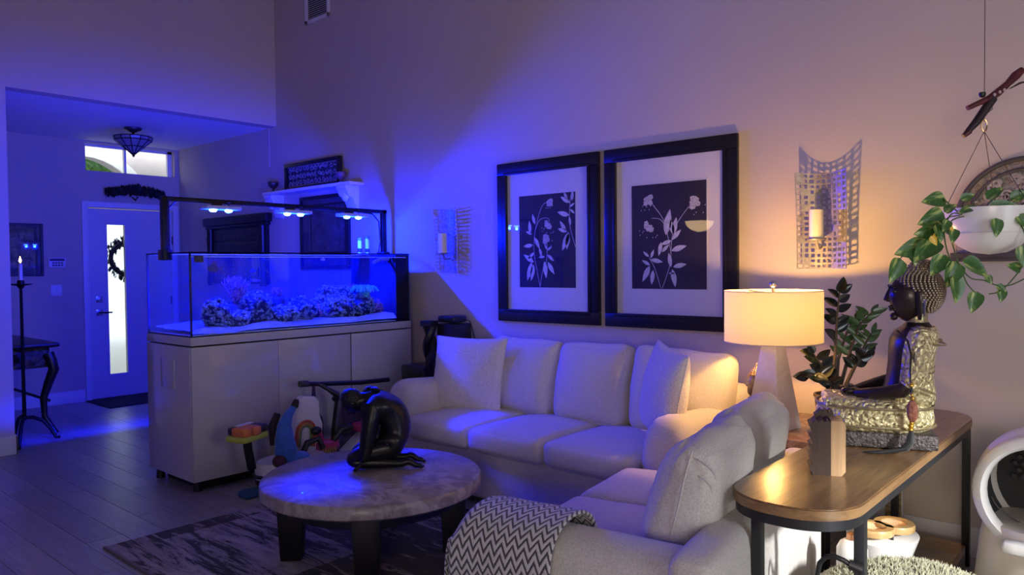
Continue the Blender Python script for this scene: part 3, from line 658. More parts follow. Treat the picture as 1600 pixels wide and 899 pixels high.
# each pane is one sheet of glass
def sheet(q): return MB().add(q, [(0, 1, 2, 3)]).build('glass_pane', M['tank_glass'], tk, world=True)
sheet([(X1, Y0, GZ0_), (X1, Y1, GZ0_), (X1, Y1, GZ1_), (X1, Y0, GZ1_)])
sheet([(X0, Y0, GZ0_), (X0, Y1, GZ0_), (X0, Y1, GZ1_), (X0, Y0, GZ1_)])
sheet([(X0, Y0, GZ0_), (X1, Y0, GZ0_), (X1, Y0, GZ1_), (X0, Y0, GZ1_)])
MB().bx(X0 + .002, X1 - .002, Y1 - .012, Y1, GZ0_, GZ1_).build('end_panel', M['black_plastic'], tk, world=True)
BLK = M['black_plastic']
EDGE = mat('glass_edge', (.62, .74, .92), .15, coat=.5)
for x, y, w in ((X1 - .006, Y0 + .006, .011), (X0 + .006, Y0 + .006, .011), (X0 + .006, Y1 - .006, .011)): MB().bx(x - w / 2, x + w / 2, y - w / 2, y + w / 2, GZ0_, GZ1_).build('seam', mat('silicone', (.012, .014, .03), .35) if 'silicone' not in bpy.data.materials else bpy.data.materials['silicone'], tk, world=True)
b = MB(); b.bx(X1 - gt, X1, Y0, Y1, GZ1_ - .008, GZ1_); b.bx(X0, X0 + gt, Y0, Y1, GZ1_ - .008, GZ1_); b.bx(X0, X1, Y0, Y0 + gt, GZ1_ - .008, GZ1_); b.build('rim', EDGE, tk, world=True)
b = MB(); b.bx(X1 - .07, X1 - gt, Y0 + gt, Y1 - .02, GZ1_ - .035, GZ1_ - .028); b.build('brace', EDGE, tk, world=True)
MB().bx(X0, X1, Y0, Y1, GZ0_ - .002, GZ0_ + .004).build('base_pane', BLK, tk, world=True)
# overflow box in the far corner (black, with its lip of teeth)
OB = mat('overflow_black', (.004, .004, .005), .6, bump=(40, .3), vary=.3, spec=.15)
MB().bx(X0 + .03, X1 - .02, 3.985, Y1 - .014, GZ0_ + .02, GZ1_ - .012).build('overflow_box', OB, tk, world=True)
b = MB()
for k in range(18): b.bx(X0 + .05 + k * .031, X0 + .066 + k * .031, 3.978, 3.986, GZ1_ - .075, GZ1_ - .02)
b.build('overflow_comb', OB, tk, world=True)
MB().tube([(X1 - .10, 3.82, 1.50), (X1 - .10, 3.90, 1.53), (X1 - .10, 3.98, 1.53)], .014, 8).build('return_pipe', mat('grey_pvc', (.35, .36, .4), .4), tk, world=True, smooth=True)
MB().lathe([(.03, .0), (.036, .02), (.03, .04), (.012, .05)], (X1 - .06, 4.02, 1.39), 12).build('powerhead', M['white_plastic'], tk, world=True, smooth=True)
MB().bx(X1 - .012, X1 - .002, Y0 + .035, Y0 + .095, 1.505, 1.55).build('magnet', M['grey_plastic'], tk, world=True, bevel=.003)
# sand bed
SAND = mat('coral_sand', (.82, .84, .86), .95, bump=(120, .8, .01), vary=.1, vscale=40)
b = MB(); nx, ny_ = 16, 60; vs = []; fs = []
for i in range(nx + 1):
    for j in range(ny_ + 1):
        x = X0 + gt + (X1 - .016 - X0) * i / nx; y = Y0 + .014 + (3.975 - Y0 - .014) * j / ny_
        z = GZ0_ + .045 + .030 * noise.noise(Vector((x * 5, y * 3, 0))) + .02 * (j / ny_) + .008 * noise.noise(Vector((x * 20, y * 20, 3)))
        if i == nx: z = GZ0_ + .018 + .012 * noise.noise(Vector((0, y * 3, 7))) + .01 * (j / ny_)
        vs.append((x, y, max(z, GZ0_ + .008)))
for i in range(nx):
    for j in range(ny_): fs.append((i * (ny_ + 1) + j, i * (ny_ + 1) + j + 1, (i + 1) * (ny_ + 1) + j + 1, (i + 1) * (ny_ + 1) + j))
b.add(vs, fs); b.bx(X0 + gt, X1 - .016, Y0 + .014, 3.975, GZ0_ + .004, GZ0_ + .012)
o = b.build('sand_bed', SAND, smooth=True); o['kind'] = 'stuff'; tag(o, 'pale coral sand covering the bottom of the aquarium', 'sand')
# water
wm = bpy.data.materials.new('sea_water'); wm.use_nodes = True; nt = wm.node_tree; nt.nodes.remove(nt.nodes['Principled BSDF'])
va = nt.nodes.new('ShaderNodeVolumeScatter'); va.inputs['Color'].default_value = (.30, .50, 1.0, 1); va.inputs['Density'].default_value = .018
ab = nt.nodes.new('ShaderNodeVolumeAbsorption'); ab.inputs['Color'].default_value = (.25, .62, 1.0, 1); ab.inputs['Density'].default_value = 1.1
sh_a = nt.nodes.new('ShaderNodeAddShader'); nt.links.new(va.outputs[0], sh_a.inputs[0]); nt.links.new(ab.outputs[0], sh_a.inputs[1]); nt.links.new(sh_a.outputs[0], nt.nodes['Material Output'].inputs['Volume'])
MB().bx(X0 + .014, X1 - .014, Y0 + .015, Y1 - .015, GZ0_ + .006, GZ1_ - .025).build('water', wm, tk, world=True)

# rock and coral
ROCK = mat('live_rock', (.05, .045, .03), .9, bump=(30, 1.0, .02), vary=.6, vscale=18)
def corm(name, c, c2): return mat(name, c, .8, bump=(70, .9, .01), col2=c2, vscale=55)
CB = corm('coral_blue', (.5, .62, .30), (.03, .04, .012)); CP = corm('coral_pink', (.9, .40, .30), (.3, .1, .05)); CG = corm('coral_teal', (.20, .95, .30), (.06, .50, .16)); CV = corm('coral_violet', (.85, .35, .28), (.12, .05, .02)); CGY = corm('coral_grey', (.6, .70, .34), (.05, .06, .016))
def blob(c, r, m_, seed, rough=.35, n=3):
    bm = bmesh.new(); bmesh.ops.create_icosphere(bm, subdivisions=n, radius=1)
    for v in bm.verts:
        d = v.co.copy(); k = 1 + rough * noise.noise(d * 1.6 + Vector((seed, 0, 0))) + rough * .6 * noise.noise(d * 4 + Vector((seed, 5, 0)))
        v.co = Vector((d.x * r[0] * k, d.y * r[1] * k, d.z * r[2] * k)) + Vector(c)
    vs = [tuple(v.co) for v in bm.verts]; fs = [tuple(q.index for q in f.verts) for f in bm.faces]; bm.free(); return vs, fs
def polyps(b, c, r, n, rad, rng, seed, up=-.1):
    for k in range(n):
        z = rng.uniform(up, 1); a = rng.uniform(0, 2 * pi); s_ = sqrt(1 - z * z); d = Vector((s_ * cos(a), s_ * sin(a), z))
        kk = 1 + .25 * noise.noise(d * 2 + Vector((seed, 0, 0))); p = Vector((c[0] + d.x * r[0] * kk, c[1] + d.y * r[1] * kk, c[2] + d.z * r[2] * kk))
        q = rad * rng.uniform(.7, 1.3); b.ell(p, (q, q, q * .8), 6, 4)
def bushy(b, c, h, rng, n, spread, r0):
    for k in range(n):
        a = rng.uniform(0, 2 * pi); t_ = rng.uniform(.05, spread); p = Vector(c); pts = [p.copy()]
        d = Vector((cos(a) * t_, sin(a) * t_, 1)).normalized()
        for i in range(4):
            d = (d + Vector((rng.uniform(-.25, .25), rng.uniform(-.25, .25), .12))).normalized(); p = p + d * h / 4 * rng.uniform(.8, 1.1); pts.append(p.copy())
        b.tube(pts, [r0, r0 * .9, r0 * .8, r0 * .65, r0 * .4], 5)
        for i in (2, 3):
            d2 = (d + Vector((rng.uniform(-.9, .9), rng.uniform(-.9, .9), .3))).normalized(); b.tube([pts[i], pts[i] + d2 * h * .18, pts[i] + d2 * h * .24 + Vector((0, 0, h * .08))], [r0 * .7, r0 * .55, r0 * .3], 5)
rng = random.Random(11); zs0 = GZ0_ + .055
GRPR = 'corals in the aquarium'
def coral(kind, label, c, r, cm, seed, npol=120, rad=.010, branch=None, rock=True, lead=None):
    c = (c[0], 2.50 + (c[1] - 2.60) * 1.06, c[2] + .012); r = tuple(q * 1.12 for q in r); npol = int(npol * 1.9); rad *= 1.05
    t = thing(kind, label, 'coral', (c[0], c[1], zs0 - .012), 0, GRPR)
    vs, fs = blob((c[0], c[1], c[2]), r, ROCK, seed); MB().add(vs, fs).build('rock', ROCK, t, world=True, smooth=True, ang=180)
    b = MB()
    if npol: polyps(b, c, r, npol, rad, rng, seed, -.75)
    if branch: bushy(b, (c[0], c[1], c[2] + r[2] * .5), branch[0], rng, branch[1], branch[2], branch[3])
    o = b.build('polyps' if not branch else 'branches', cm, t, world=True, smooth=True, ang=180); o['kind'] = 'stuff'; return t
xm = (X0 + X1) / 2
coral('coral_head', 'pale knobbly coral head nearest the free end of the aquarium', (X1 - .13, 2.60, zs0 + .07), (.07, .075, .085), CGY, 1, 150, .011)
coral('branching_coral', 'tallest branching fan coral in the aquarium', (X1 - .24, 2.80, zs0 + .055), (.09, .10, .08), CV, 2, 0, branch=(.215, 40, .42, .008))
coral('coral_head', 'low grey coral lump on the sand below the tall fan coral', (X1 - .11, 2.74, zs0 + .025), (.06, .07, .05), CGY, 3, 110, .010)
coral('coral_head', 'round deep blue coral mound right of the tall fan coral', (X1 - .17, 2.90, zs0 + .09), (.08, .10, .10), CB, 4, 230, .011)
coral('coral_head', 'pale ruffled coral behind the middle rock pile', (X1 - .28, 3.03, zs0 + .08), (.09, .10, .09), CB, 5, 160, .011)
coral('branching_coral', 'short bushy violet coral on the middle rock', (X1 - .22, 3.10, zs0 + .09), (.08, .08, .08), CV, 6, 0, branch=(.10, 26, .8, .007))
coral('coral_head', 'beaded pale coral low in front of the middle rock', (X1 - .12, 3.08, zs0 + .035), (.07, .11, .06), CGY, 7, 200, .010)
coral('coral_head', 'broad knobbly coral mound right of the bushy violet coral', (X1 - .19, 3.24, zs0 + .06), (.10, .12, .085), CB, 8, 230, .011)
coral('coral_head', 'low pinkish coral between the two rock piles', (X1 - .24, 3.40, zs0 + .05), (.07, .08, .05), CP, 9, 120, .010)
coral('coral_head', 'dense pale coral ball low on the far rock pile', (X1 - .14, 3.545, zs0 + .06), (.09, .12, .085), CGY, 10, 260, .011)
coral('coral_head', 'upper round coral on the near side of the far pile', (X1 - .22, 3.50, zs0 + .15), (.06, .07, .07), CB, 12, 130, .011)
coral('coral_head', 'upper round coral beside the teal anemone', (X1 - .22, 3.64, zs0 + .15), (.06, .075, .07), CB, 13, 140, .011)
coral('coral_head', 'grey rocky coral under the teal anemone', (X1 - .17, 3.76, zs0 + .06), (.09, .10, .09), CGY, 14, 120, .011)
coral('branching_coral', 'small upright twig coral behind the teal anemone', (X1 - .32, 3.78, zs0 + .12), (.05, .05, .05), CV, 15, 0, branch=(.10, 10, .4, .007))
coral('coral_head', 'dim bluish coral next to the black overflow box', (X1 - .20, 3.91, zs0 + .045), (.08, .055, .07), CV, 16, 110, .010)
coral('coral_head', 'rounded grey coral filling the gap behind the tall fan coral', (X1 - .33, 2.92, zs0 + .06), (.09, .11, .08), CGY, 21, 130, .011)
coral('coral_head', 'flat pinkish coral shelf behind the middle rock pile', (X1 - .35, 3.30, zs0 + .05), (.08, .13, .06), CP, 22, 130, .011)
coral('coral_head', 'bluish coral slope behind the far rock pile', (X1 - .34, 3.58, zs0 + .07), (.09, .13, .09), CB, 23, 140, .011)
# anemone
an = thing('anemone', 'bright teal anemone on top of the far rock pile', 'anemone', (X1 - .16, 3.76, zs0 + .15))
MB().lathe([(.02, -.03), (.04, .02), (.055, .05), (.03, .06), (.001, .055)], (X1 - .14, 3.76, zs0 + .155), 14).build('column', CG, an, world=True, smooth=True)
for k in range(34):
    a = rng.uniform(0, 2 * pi); L = rng.uniform(.06, .10); r_ = rng.uniform(.01, .04); p = Vector((X1 - .14 + r_ * cos(a), 3.76 + r_ * sin(a), zs0 + .205)); pts = [p]
    for i in range(4):
        p = p + Vector((cos(a) * L * .28, sin(a) * L * .30, L * (.30 - i * .22))); pts.append(p)
    MB().tube(pts, [.009, .010, .010, .011, .007], 6).build('tentacle', CG, an, world=True, smooth=True)
# fish
def fish(label, p, L, m_, ang, hgt=.45):
    t = thing('fish', label, 'fish', p, ang, 'fish in the aquarium')
    MB().ell((0, 0, 0), (L * .5, L * .13, L * hgt * .5), 14, 8, fn=lambda d: Vector((d.x, d.y * (1 - .3 * d.x), d.z * (1 - .12 * d.x)))).build('body', m_, t, smooth=True)
    MB().prism([(-.44 * L, 0), (-.72 * L, .24 * L), (-.66 * L, 0), (-.72 * L, -.24 * L)], -.006 * L, .006 * L, Matrix(((1, 0, 0, 0), (0, 0, 1, 0), (0, 1, 0, 0), (0, 0, 0, 1)))).build('tail_fin', m_, t)
    MB().prism([(.2 * L, .18 * L * hgt / .45), (-.1 * L, .40 * L * hgt / .45), (-.42 * L, .16 * L), (-.3 * L, .05 * L)], -.005 * L, .005 * L, Matrix(((1, 0, 0, 0), (0, 0, 1, 0), (0, 1, 0, 0), (0, 0, 0, 1)))).build('dorsal_fin', m_, t)
fish('dark tang fish swimming near the free end of the aquarium', (X1 - .10, 2.475, 1.465), .085, mat('dark_fish', (.015, .02, .06), .4), R(-92), .7)
fish('small bright blue fish beside the tall fan coral', (X1 - .12, 2.77, 1.445), .04, mat('blue_fish', (.05, .08, .8), .4), R(-90), .6)
fish('slim violet fish swimming just below the small blue fish', (X1 - .12, 2.80, 1.375), .065, mat('violet_fish', (.20, .10, .7), .4), R(85), .25)
fish('small silver pale fish hovering high in mid tank', (X1 - .12, 3.36, 1.525), .035, mat('silver_fish', (.7, .7, .75), .3), R(90), .6)
# dosing tubes standing on the rim
for (x, y, h_, lab) in ((-5.16, 3.92, .12, 'clear dosing tube on the tank rim, the shorter one nearer the lights'), (-5.16, 4.0, .135, 'clear dosing tube on the tank rim, the taller one nearer the post')):
    t = thing('dosing_tube', lab, 'tube', (x, y, GZ1_ - .01))
    CT = bpy.data.materials.get('clear_tube') or mat('clear_tube', (.45, .55, .9), .1, alpha=.55)
    MB().cyl((x, y, GZ1_ - .01), (x, y, GZ1_ + h_), .018).build('tube', CT, t, world=True, smooth=True)
    MB().cyl((x, y, GZ1_ + h_), (x, y, GZ1_ + h_ + .02), .020).build('cap', M['grey_plastic'], t, world=True, smooth=True)
    MB().cyl((x, y, GZ1_ + .02), (x, y, GZ1_ + .05), .019).build('collar', M['black_plastic'], t, world=True, smooth=True)
MB_ = MB().bx(-5.22, -5.10, 3.88, 4.04, GZ1_ - .028, GZ1_ - .008); MB_.build('tube_bracket', BLK, tk, world=True)

# light rail
RX = -5.11; RZ = 1.935
lr = thing('light_rail', 'black metal light rail spanning the aquarium on two posts', 'light rail', (RX, (AY0 + AY1) / 2, GZ1_))
MB().bx(RX - .02, RX + .02, AY0 + .0, AY1 + .04, RZ - .012, RZ + .018).build('beam', M['black_metal'], lr, world=True, bevel=.003)
MB().bx(RX - .024, RX + .024, AY0 - .012, AY0 + .034, GZ1_ - .02, RZ + .018).build('post', M['black_metal'], lr, world=True, bevel=.003)
b = MB(); b.bx(RX - .02, RX + .02, AY1 - .005, AY1 + .035, GZ1_ - .02, RZ + .018); b.build('post', M['black_metal'], lr, world=True, bevel=.003)
MB().bx(RX - .045, RX + .045, AY0 - .022, AY0 + .04, GZ1_ - .05, GZ1_ + .022).build('clamp', M['black_metal'], lr, world=True, bevel=.008)
MB().bx(RX - .045, RX + .045, AY1 - .025, AY1 + .045, GZ1_ - .05, GZ1_ + .022).build('clamp', M['black_metal'], lr, world=True, bevel=.008)
MB().tube([(RX, AY0 + .034, RZ - .06), (RX, AY0 + .09, RZ - .01)], .005, 6).build('brace', M['black_metal'], lr, world=True)
MB().tube([(RX, AY1 - .30, RZ - .005), (RX, AY1 - .10, RZ - .02), (RX, AY1 - .035, RZ - .08), (RX, AY1 - .02, RZ - .25), (RX, AY1 - .04, GZ1_ + .02)], .006, 6).build('cable', M['black_plastic'], lr, world=True, smooth=True)
LED = mat('led_lens', (.3, .5, 1), .3, emit=(.06, .20, 1.0, 40))
LBODY = mat('led_housing', (.55, .57, .62), .35, .2)
for lab, y in (('white led light panel under the rail nearest the entry door', 2.66), ('white led light panel under the middle of the rail', 3.25), ('white led light panel under the rail nearest the sofa wall', 3.80)):
    t = thing('led_light', lab, 'light', (RX, y, RZ - .06), 0, 'aquarium led lights')
    MB().bx(RX - .035, RX + .075, y - .13, y + .13, RZ - .055, RZ - .030).build('housing', LBODY, t, world=True, bevel=.005)
    MB().bx(RX - .022, RX + .022, y - .05, y + .01, RZ - .032, RZ - .012).build('bracket', M['black_metal'], t, world=True)
    MB().tube([(RX + .03, y + .06, RZ - .03), (RX + .05, y + .03, RZ - .005), (RX + .0, y + .10, RZ + .0)], .004, 6).build('cord', M['black_plastic'], t, world=True)
    for dy in (-.058, .058):
        MB().lathe([(.027, 0), (.026, -.008), (.020, -.015), (.010, -.018), (.001, -.019)], (RX + .02, y + dy, RZ - .055), 18).build('led_lens', LED, t, world=True, smooth=True, ang=180)
        d = bpy.data.lights.new('led_emitter', 'POINT'); d.energy = 60; d.color = (.0008, .008, 1.0); d.shadow_soft_size = .012
        o = bpy.data.objects.new('led_emitter', d); COL.objects.link(o); o.location = (RX + .02, y + dy, RZ - .055 - .034)
        d = bpy.data.lights.new('led_beam', 'AREA'); d.shape = 'DISK'; d.size = .05; d.energy = 270; d.color = (.0008, .0045, 1.0); d.spread = R(114)
        o = bpy.data.objects.new('led_beam', d); COL.objects.link(o); o.location = (RX + .02, y + dy, RZ - .055 - .048)
# ------------------------------------------------------------------ rug and coffee table
RGX0, RGX1, RGY0, RGY1 = -4.19, -2.02, 1.51, 3.16
rg = MB().bx(RGX0, RGX1, RGY0, RGY1, 0.0, .012).build('area_rug', M['rug'], bevel=.003); tag(rg, 'abstract dark grey and black streaked area rug under the round coffee table', 'rug')
MB().bx(RGX0 - .004, RGX1, RGY0 - .006, RGY0 + .006, .0, .0135).build('binding', mat('rug_binding', (.20, .17, .15), .9, bump=(150, .5)), rg, world=True)
CX, CY, CR, CZ = -3.03, 2.36, .545, .42
ct = thing('coffee_table', 'round stone topped coffee table with thick black legs on the rug', 'table', (CX, CY, .012))
MB().lathe([(.001, -.068), (CR - .012, -.068), (CR, -.058), (CR, -.008), (CR - .008, 0), (.001, 0)], (CX, CY, CZ), 72).build('stone_top', M['stone'], ct, world=True, smooth=True, ang=50)
MB().lathe([(.001, -.07), (.43, -.07), (.43, 0), (.001, 0)], (CX, CY, CZ - .067), 48).build('apron', M['black_wood'], ct, world=True, smooth=True)
for k in range(4):
    a = R(48 + 90 * k); lx, ly = CX + .40 * cos(a), CY + .40 * sin(a); T = Matrix.Translation((lx, ly, 0)) @ Matrix.Rotation(a, 4, 'Z')
    b = MB(); w0, w1 = .052, .068
    b.add([(-w0, -w0, .012), (w0, -w0, .012), (w0, w0, .012), (-w0, w0, .012), (-w1, -w1, CZ - .068), (w1, -w1, CZ - .068), (w1, w1, CZ - .068), (-w1, w1, CZ - .068)], [(0, 3, 2, 1), (4, 5, 6, 7), (0, 1, 5, 4), (1, 2, 6, 5), (2, 3, 7, 6), (3, 0, 4, 7)], T)
    b.build('leg', M['black_wood'], ct, world=True, bevel=.008)

# ------------------------------------------------------------------ kneeling figure sculpture (local x = facing)
BRZ = mat('black_bronze', (.005, .005, .007), .34, .2, bump=(28, .25, .01), vary=.4, vscale=9)
kn = thing('kneeling_sculpture', 'glossy black sculpture of a bowed kneeling man on the coffee table', 'sculpture', (-3.08, 2.50, CZ), R(180 + 44))
V = []; E_ = []; RD = []
def vv(p, r, par=None):
    V.append(p); RD.append(r)
    if par is not None: E_.append((par, len(V) - 1))
    return len(V) - 1
pel = vv((-.040, 0, .125), (.092, .085))
wa = vv((-.042, 0, .170), (.098, .088), pel); mid = vv((-.042, 0, .225), (.101, .092), wa); ch = vv((-.020, 0, .285), (.104, .095), mid)
up = vv((.022, 0, .332), (.090, .080), ch); sh_ = vv((.070, 0, .352), (.060, .056), up); nk = vv((.110, 0, .350), .040, sh_); hd0 = vv((.145, 0, .345), .048, nk); hd1 = vv((.172, 0, .332), .046, hd0); hd2 = vv((.182, 0, .305), .032, hd1)
b1 = vv((.045, 0, .155), (.090, .080), pel); b2 = vv((.062, 0, .220), (.090, .082), b1); b3 = vv((.074, 0, .288), (.078, .074), b2)
for sgn in (1, -1):
    hp = vv((-.010, .055 * sgn, .105), .066, pel); th = vv((.095, .066 * sgn, .090), .060, hp); k_ = vv((.178, .068 * sgn, .060), .049, th)
    k2 = vv((.172, .068 * sgn, .040), .038, k_); sn = vv((.03, .066 * sgn, .036), .032, k2); an_ = vv((-.085, .062 * sgn, .028), .021, sn); he = vv((-.112, .060 * sgn, .042), .021, an_); bl_ = vv((-.150, .060 * sgn, .016), .015, he); to = vv((-.182, .060 * sgn, .013), .010, bl_)
s1 = vv((.060, .098, .318), .048, up); el = vv((.080, .108, .205), .046, s1); wr_ = vv((.102, .114, .085), .033, el); ha = vv((.114, .118, .045), .023, wr_)
s2 = vv((.050, -.100, .328), .038, up); e2 = vv((.140, -.130, .345), .028, s2); w2_ = vv((.112, -.080, .388), .020, e2); h2 = vv((.078, -.045, .402), .017, w2_)
sk = skin('body', V, E_, RD, BRZ, kn, 2, 0)
def fingers(base, dirs, up_, parent):
    for i, (off, d, L) in enumerate(dirs):
        p0 = Vector(base) + Vector(off); d = Vector(d).normalized(); q = [p0, p0 + d * L * .45, p0 + (d + Vector(up_) * .25).normalized() * L * .8, p0 + (d + Vector(up_) * .55).normalized() * L]
        MB().tube(q, [.0075, .007, .0065, .0045], 7).build('finger', BRZ, parent, smooth=True)
fingers((.120, .118, .040), [((.004, .014, 0), (.55, .12, -.75), .040), ((.007, .005, 0), (.6, .04, -.75), .044), ((.007, -.004, 0), (.6, -.04, -.75), .042), ((.004, -.012, 0), (.55, -.1, -.75), .034), ((-.004, .016, .012), (.3, .7, -.6), .030)], (.5, 0, -.1), sk)
fingers((.074, -.040, .404), [((.012, .006, 0), (-.25, .95, -.02), .045), ((.002, .008, 0), (-.35, .93, -.02), .050), ((-.008, .008, 0), (-.42, .9, -.04), .047), ((-.017, .006, -.003), (-.5, .85, -.06), .038), ((.020, .0, 0), (.6, .7, .0), .032)], (0, 0, -.45), sk)
for sgn in (1, -1):
    for i in range(5): MB().tube([(-.170, (.060 + (i - 2) * .0065) * sgn, .012), (-.192 + abs(i - 1) * .003, (.060 + (i - 2) * .0075) * sgn, .008)], [.006, .0045], 6).build('toe', BRZ, sk, smooth=True)
# head with face turned to the ground
hd = MB(); T = Matrix.Translation((.176, 0, .340)) @ Matrix.Rotation(R(62), 4, 'Y')
hd.ell((0, 0, 0), (.054, .048, .066), 22, 16, T, fn=lambda d: Vector((d.x * (1 - .12 * max(0, -d.z)), d.y * (1 - .22 * max(0, -d.z)), d.z)))
head = hd.build('head', BRZ, kn, smooth=True, ang=180)
b = MB(); b.ell((.055, 0, -.008), (.010, .008, .016), 10, 8, T); b.ell((.051, 0, -.036), (.008, .014, .006), 10, 6, T)
for sgn in (1, -1): b.ell((.049, .019 * sgn, .010), (.007, .010, .006), 8, 6, T); b.ell((0, .049 * sgn, 0), (.010, .006, .017), 8, 8, T)
b.build('face_features', BRZ, head, smooth=True, ang=180)
b = MB(); b.ell((-.011, 0, .012), (.053, .052, .062), 22, 14, T); b.build('hair', mat('bronze_hair', (.005, .005, .007), .4, .2, bump=(120, .8, .008)), head, smooth=True, ang=180)

# ------------------------------------------------------------------ long sofa against the right wall
SX0, SX1, SY0, SY1 = -4.08, -1.78, 3.25, 4.20
sf = thing('sofa', 'three seat pale linen sofa along the wall under the framed prints', 'sofa', ((SX0 + SX1) / 2, (SY0 + SY1) / 2, 0))
MB().rbox(((SX0 + SX1) / 2, (SY0 + SY1) / 2 + .01, .19), (SX1 - SX0 - .06, SY1 - SY0 - .03, .30), .03, 8).build('base', M['linen'], sf, world=True, smooth=True)
for x in (SX0 + .1, SX1 - .1):
    for y in (SY0 + .1, SY1 - .1): MB().cyl((x, y, 0), (x, y, .06), .025, .03).build('foot', M['dark_wood'], sf, world=True, smooth=True)
MB().rbox(((SX0 + SX1) / 2, SY1 - .11, .47), (SX1 - SX0 - .1, .22, .60), .07, 10, (0, .01, .01)).build('back_frame', M['linen'], sf, world=True, smooth=True)
def arm(b, x0, x1, y0, y1, ztop, slope, axis='y'):
    """flared, crowned arm, falling towards the back"""
    secs = []; n = 12
    for i in range(n + 1):
        u = i / n; e = min(1, sqrt(max(0, 1 - (1 - min(1, u / .12)) ** 2))) if u < .12 else (1 if u < .93 else sqrt(max(0, 1 - ((u - .93) / .07) ** 2)) * .5 + .5)
        zt = ztop - slope * u * .6 - (1 - e) * .10; hw = .5 - (1 - e) * .10
        sec = []
        for (a, z) in ((-.92, .05), (-.96, .25), (-1.0, .55), (-.99, .78), (-.85, .93), (-.5, 1.0), (0, 1.02), (.5, 1.0), (.85, .93), (.99, .78), (1.0, .55), (.96, .25), (.92, .05)):
            zz = z * zt if z > .1 else .04
            sec.append((a * hw, u, zz))
        secs.append(sec)
    out = []
    for sec in secs:
        row = []
        for a, u, z in sec:
            if axis == 'y': row.append((x0 + (x1 - x0) * (.5 + a), y0 + (y1 - y0) * u, z))
            else: row.append((x0 + (x1 - x0) * u, y0 + (y1 - y0) * (.5 + a), z))
        out.append(row)
    vs, fs = loft(out); b.add(vs, fs)
for x0, x1 in ((SX0, SX0 + .27), (SX1 - .27, SX1)):
    b = MB(); arm(b, x0, x1, SY0 + .0, SY1 - .03, .695, .10); b.build('arm', M['linen'], sf, world=True, smooth=True, sub=1, ang=180)
xs = [-3.815, -3.235, -2.65, -2.055]
for i in range(3):
    x0, x1 = xs[i] + .004, xs[i + 1] - .004
    MB().rbox(((x0 + x1) / 2, SY0 + .335, .405), (x1 - x0, .72, .145), .045, 12, (.0, .012, .032), .004, i * 9).build('seat_cushion', M['linen'], sf, world=True, smooth=True, ang=180)
    x0, x1 = ((-3.62, -3.04), (-3.03, -2.49), (-2.46, -1.835))[i]
    T = Matrix.Translation(((x0 + x1) / 2, SY0 + .66, .70)) @ Matrix.Rotation(R(-12), 4, 'X') @ Matrix.Rotation(R([1, -1, 2][i]), 4, 'Y')
    MB().rbox((0, 0, 0), (x1 - x0 - .005, .20, .50), .075, 14, (.0, .055, .015), .010, 20 + i, T, fn=lambda P_, p: Vector((P_.x * (1 + .03 * p[2]), P_.y * (1 - .28 * max(0, p[2])), P_.z + .022 * (abs(p[0]) ** 3) * max(0, p[2])))).build('back_cushion', M['linen'], sf, world=True, smooth=True, ang=180)
# loose throw pillows
def throw(label, loc, rx, ry, rz, w, h, t_, m_, seed):
    T = Matrix.Translation(loc) @ Euler((R(rx), R(ry), R(rz))).to_matrix().to_4x4()
    th_ = thing('throw_pillow', label, 'pillow', (loc[0], loc[1], loc[2] - h / 2))
    MB().pillow(w, h, t_, 18, seed, .007, T).build('cover', m_, th_, world=True, smooth=True, weld=1e-4, ang=180)
    b = MB(); ps = []
    for i in range(41):
        u = i / 40 * 4; k = int(u) % 4; f_ = -1 + 2 * (u - int(u)); q = [(f_, -1), (1, f_), (-f_, 1), (-1, -f_)][k]
        s0 = sin(pi / 2 * q[0]); s1_ = sin(pi / 2 * q[1])
        ps.append(T @ Vector((s0 * w / 2 * (1 - .055 * (1 - s1_ * s1_) * abs(s0)), s1_ * h / 2 * (1 - .055 * (1 - s0 * s0) * abs(s1_)), 0)))
    b.tube(ps, .004, 6, caps=False); b.build('seam', m_, th_, world=True, smooth=True)
throw('square cream woven pillow on the sofa end nearest the aquarium', (-3.66, 3.68, .715), 76, 0, 14, .56, .52, .17, M['boucle'], 3)
throw('square cream boucle pillow turned sideways on the sofa arm near the lamp', (-2.08, 3.60, .765), 80, 4, -42, .50, .49, .19, M['boucle'], 8)

# ------------------------------------------------------------------ loveseat in front, its back to the console
LX0_, LX1_, LY0, LY1 = -1.94, -1.06, 1.82, 3.40
LROT = R(9.5)
lv = thing('loveseat', 'pale linen loveseat seen from behind its arm beside the wooden console', 'sofa', ((LX0_ + LX1_) / 2, 2.54, 0))
b = MB(); b.rbox(((LX0_ + LX1_) / 2, (LY0 + 3.20) / 2, .19), (LX1_ - LX0_ - .03, 3.20 - LY0 - .04, .30), .03, 8); b.rbox((-1.33, 3.28, .19), (.58, .2, .30), .03, 6); b.build('base', M['slip'], lv, world=True, smooth=True)
for x, y in ((LX0_ + .1, LY0 + .1), (LX0_ + .1, 3.1), (LX1_ - .1, LY0 + .1), (LX1_ - .1, LY1 - .1)):
    MB().cyl((x, y, 0), (x, y, .06), .025, .03).build('foot', M['dark_wood'], lv, world=True, smooth=True)
for y0, y1 in ((LY0, LY0 + .29), (LY1 - .22, LY1)):
    b = MB(); arm(b, LX0_ if y0 < 3 else -1.63, LX1_ - .04, y0, y1, .595, .02, 'x'); b.build('arm', M['slip'], lv, world=True, smooth=True, sub=1, ang=180)
MB().rbox((LX1_ - .075, (LY0 + LY1) / 2, .335), (.15, LY1 - LY0 - .01, .57), .05, 12, (.012, 0, .0), .004, 3).build('back_frame', M['slip'], lv, world=True, smooth=True, ang=180)
for i, (y0, y1) in enumerate(((2.115, 2.65), (2.658, 3.175))):
    MB().rbox((-1.625, (y0 + y1) / 2, .405), (.58, y1 - y0, .15), .045, 12, (.012, 0, .028), .004, 40 + i).build('seat_cushion', M['slip'], lv, world=True, smooth=True, ang=180)
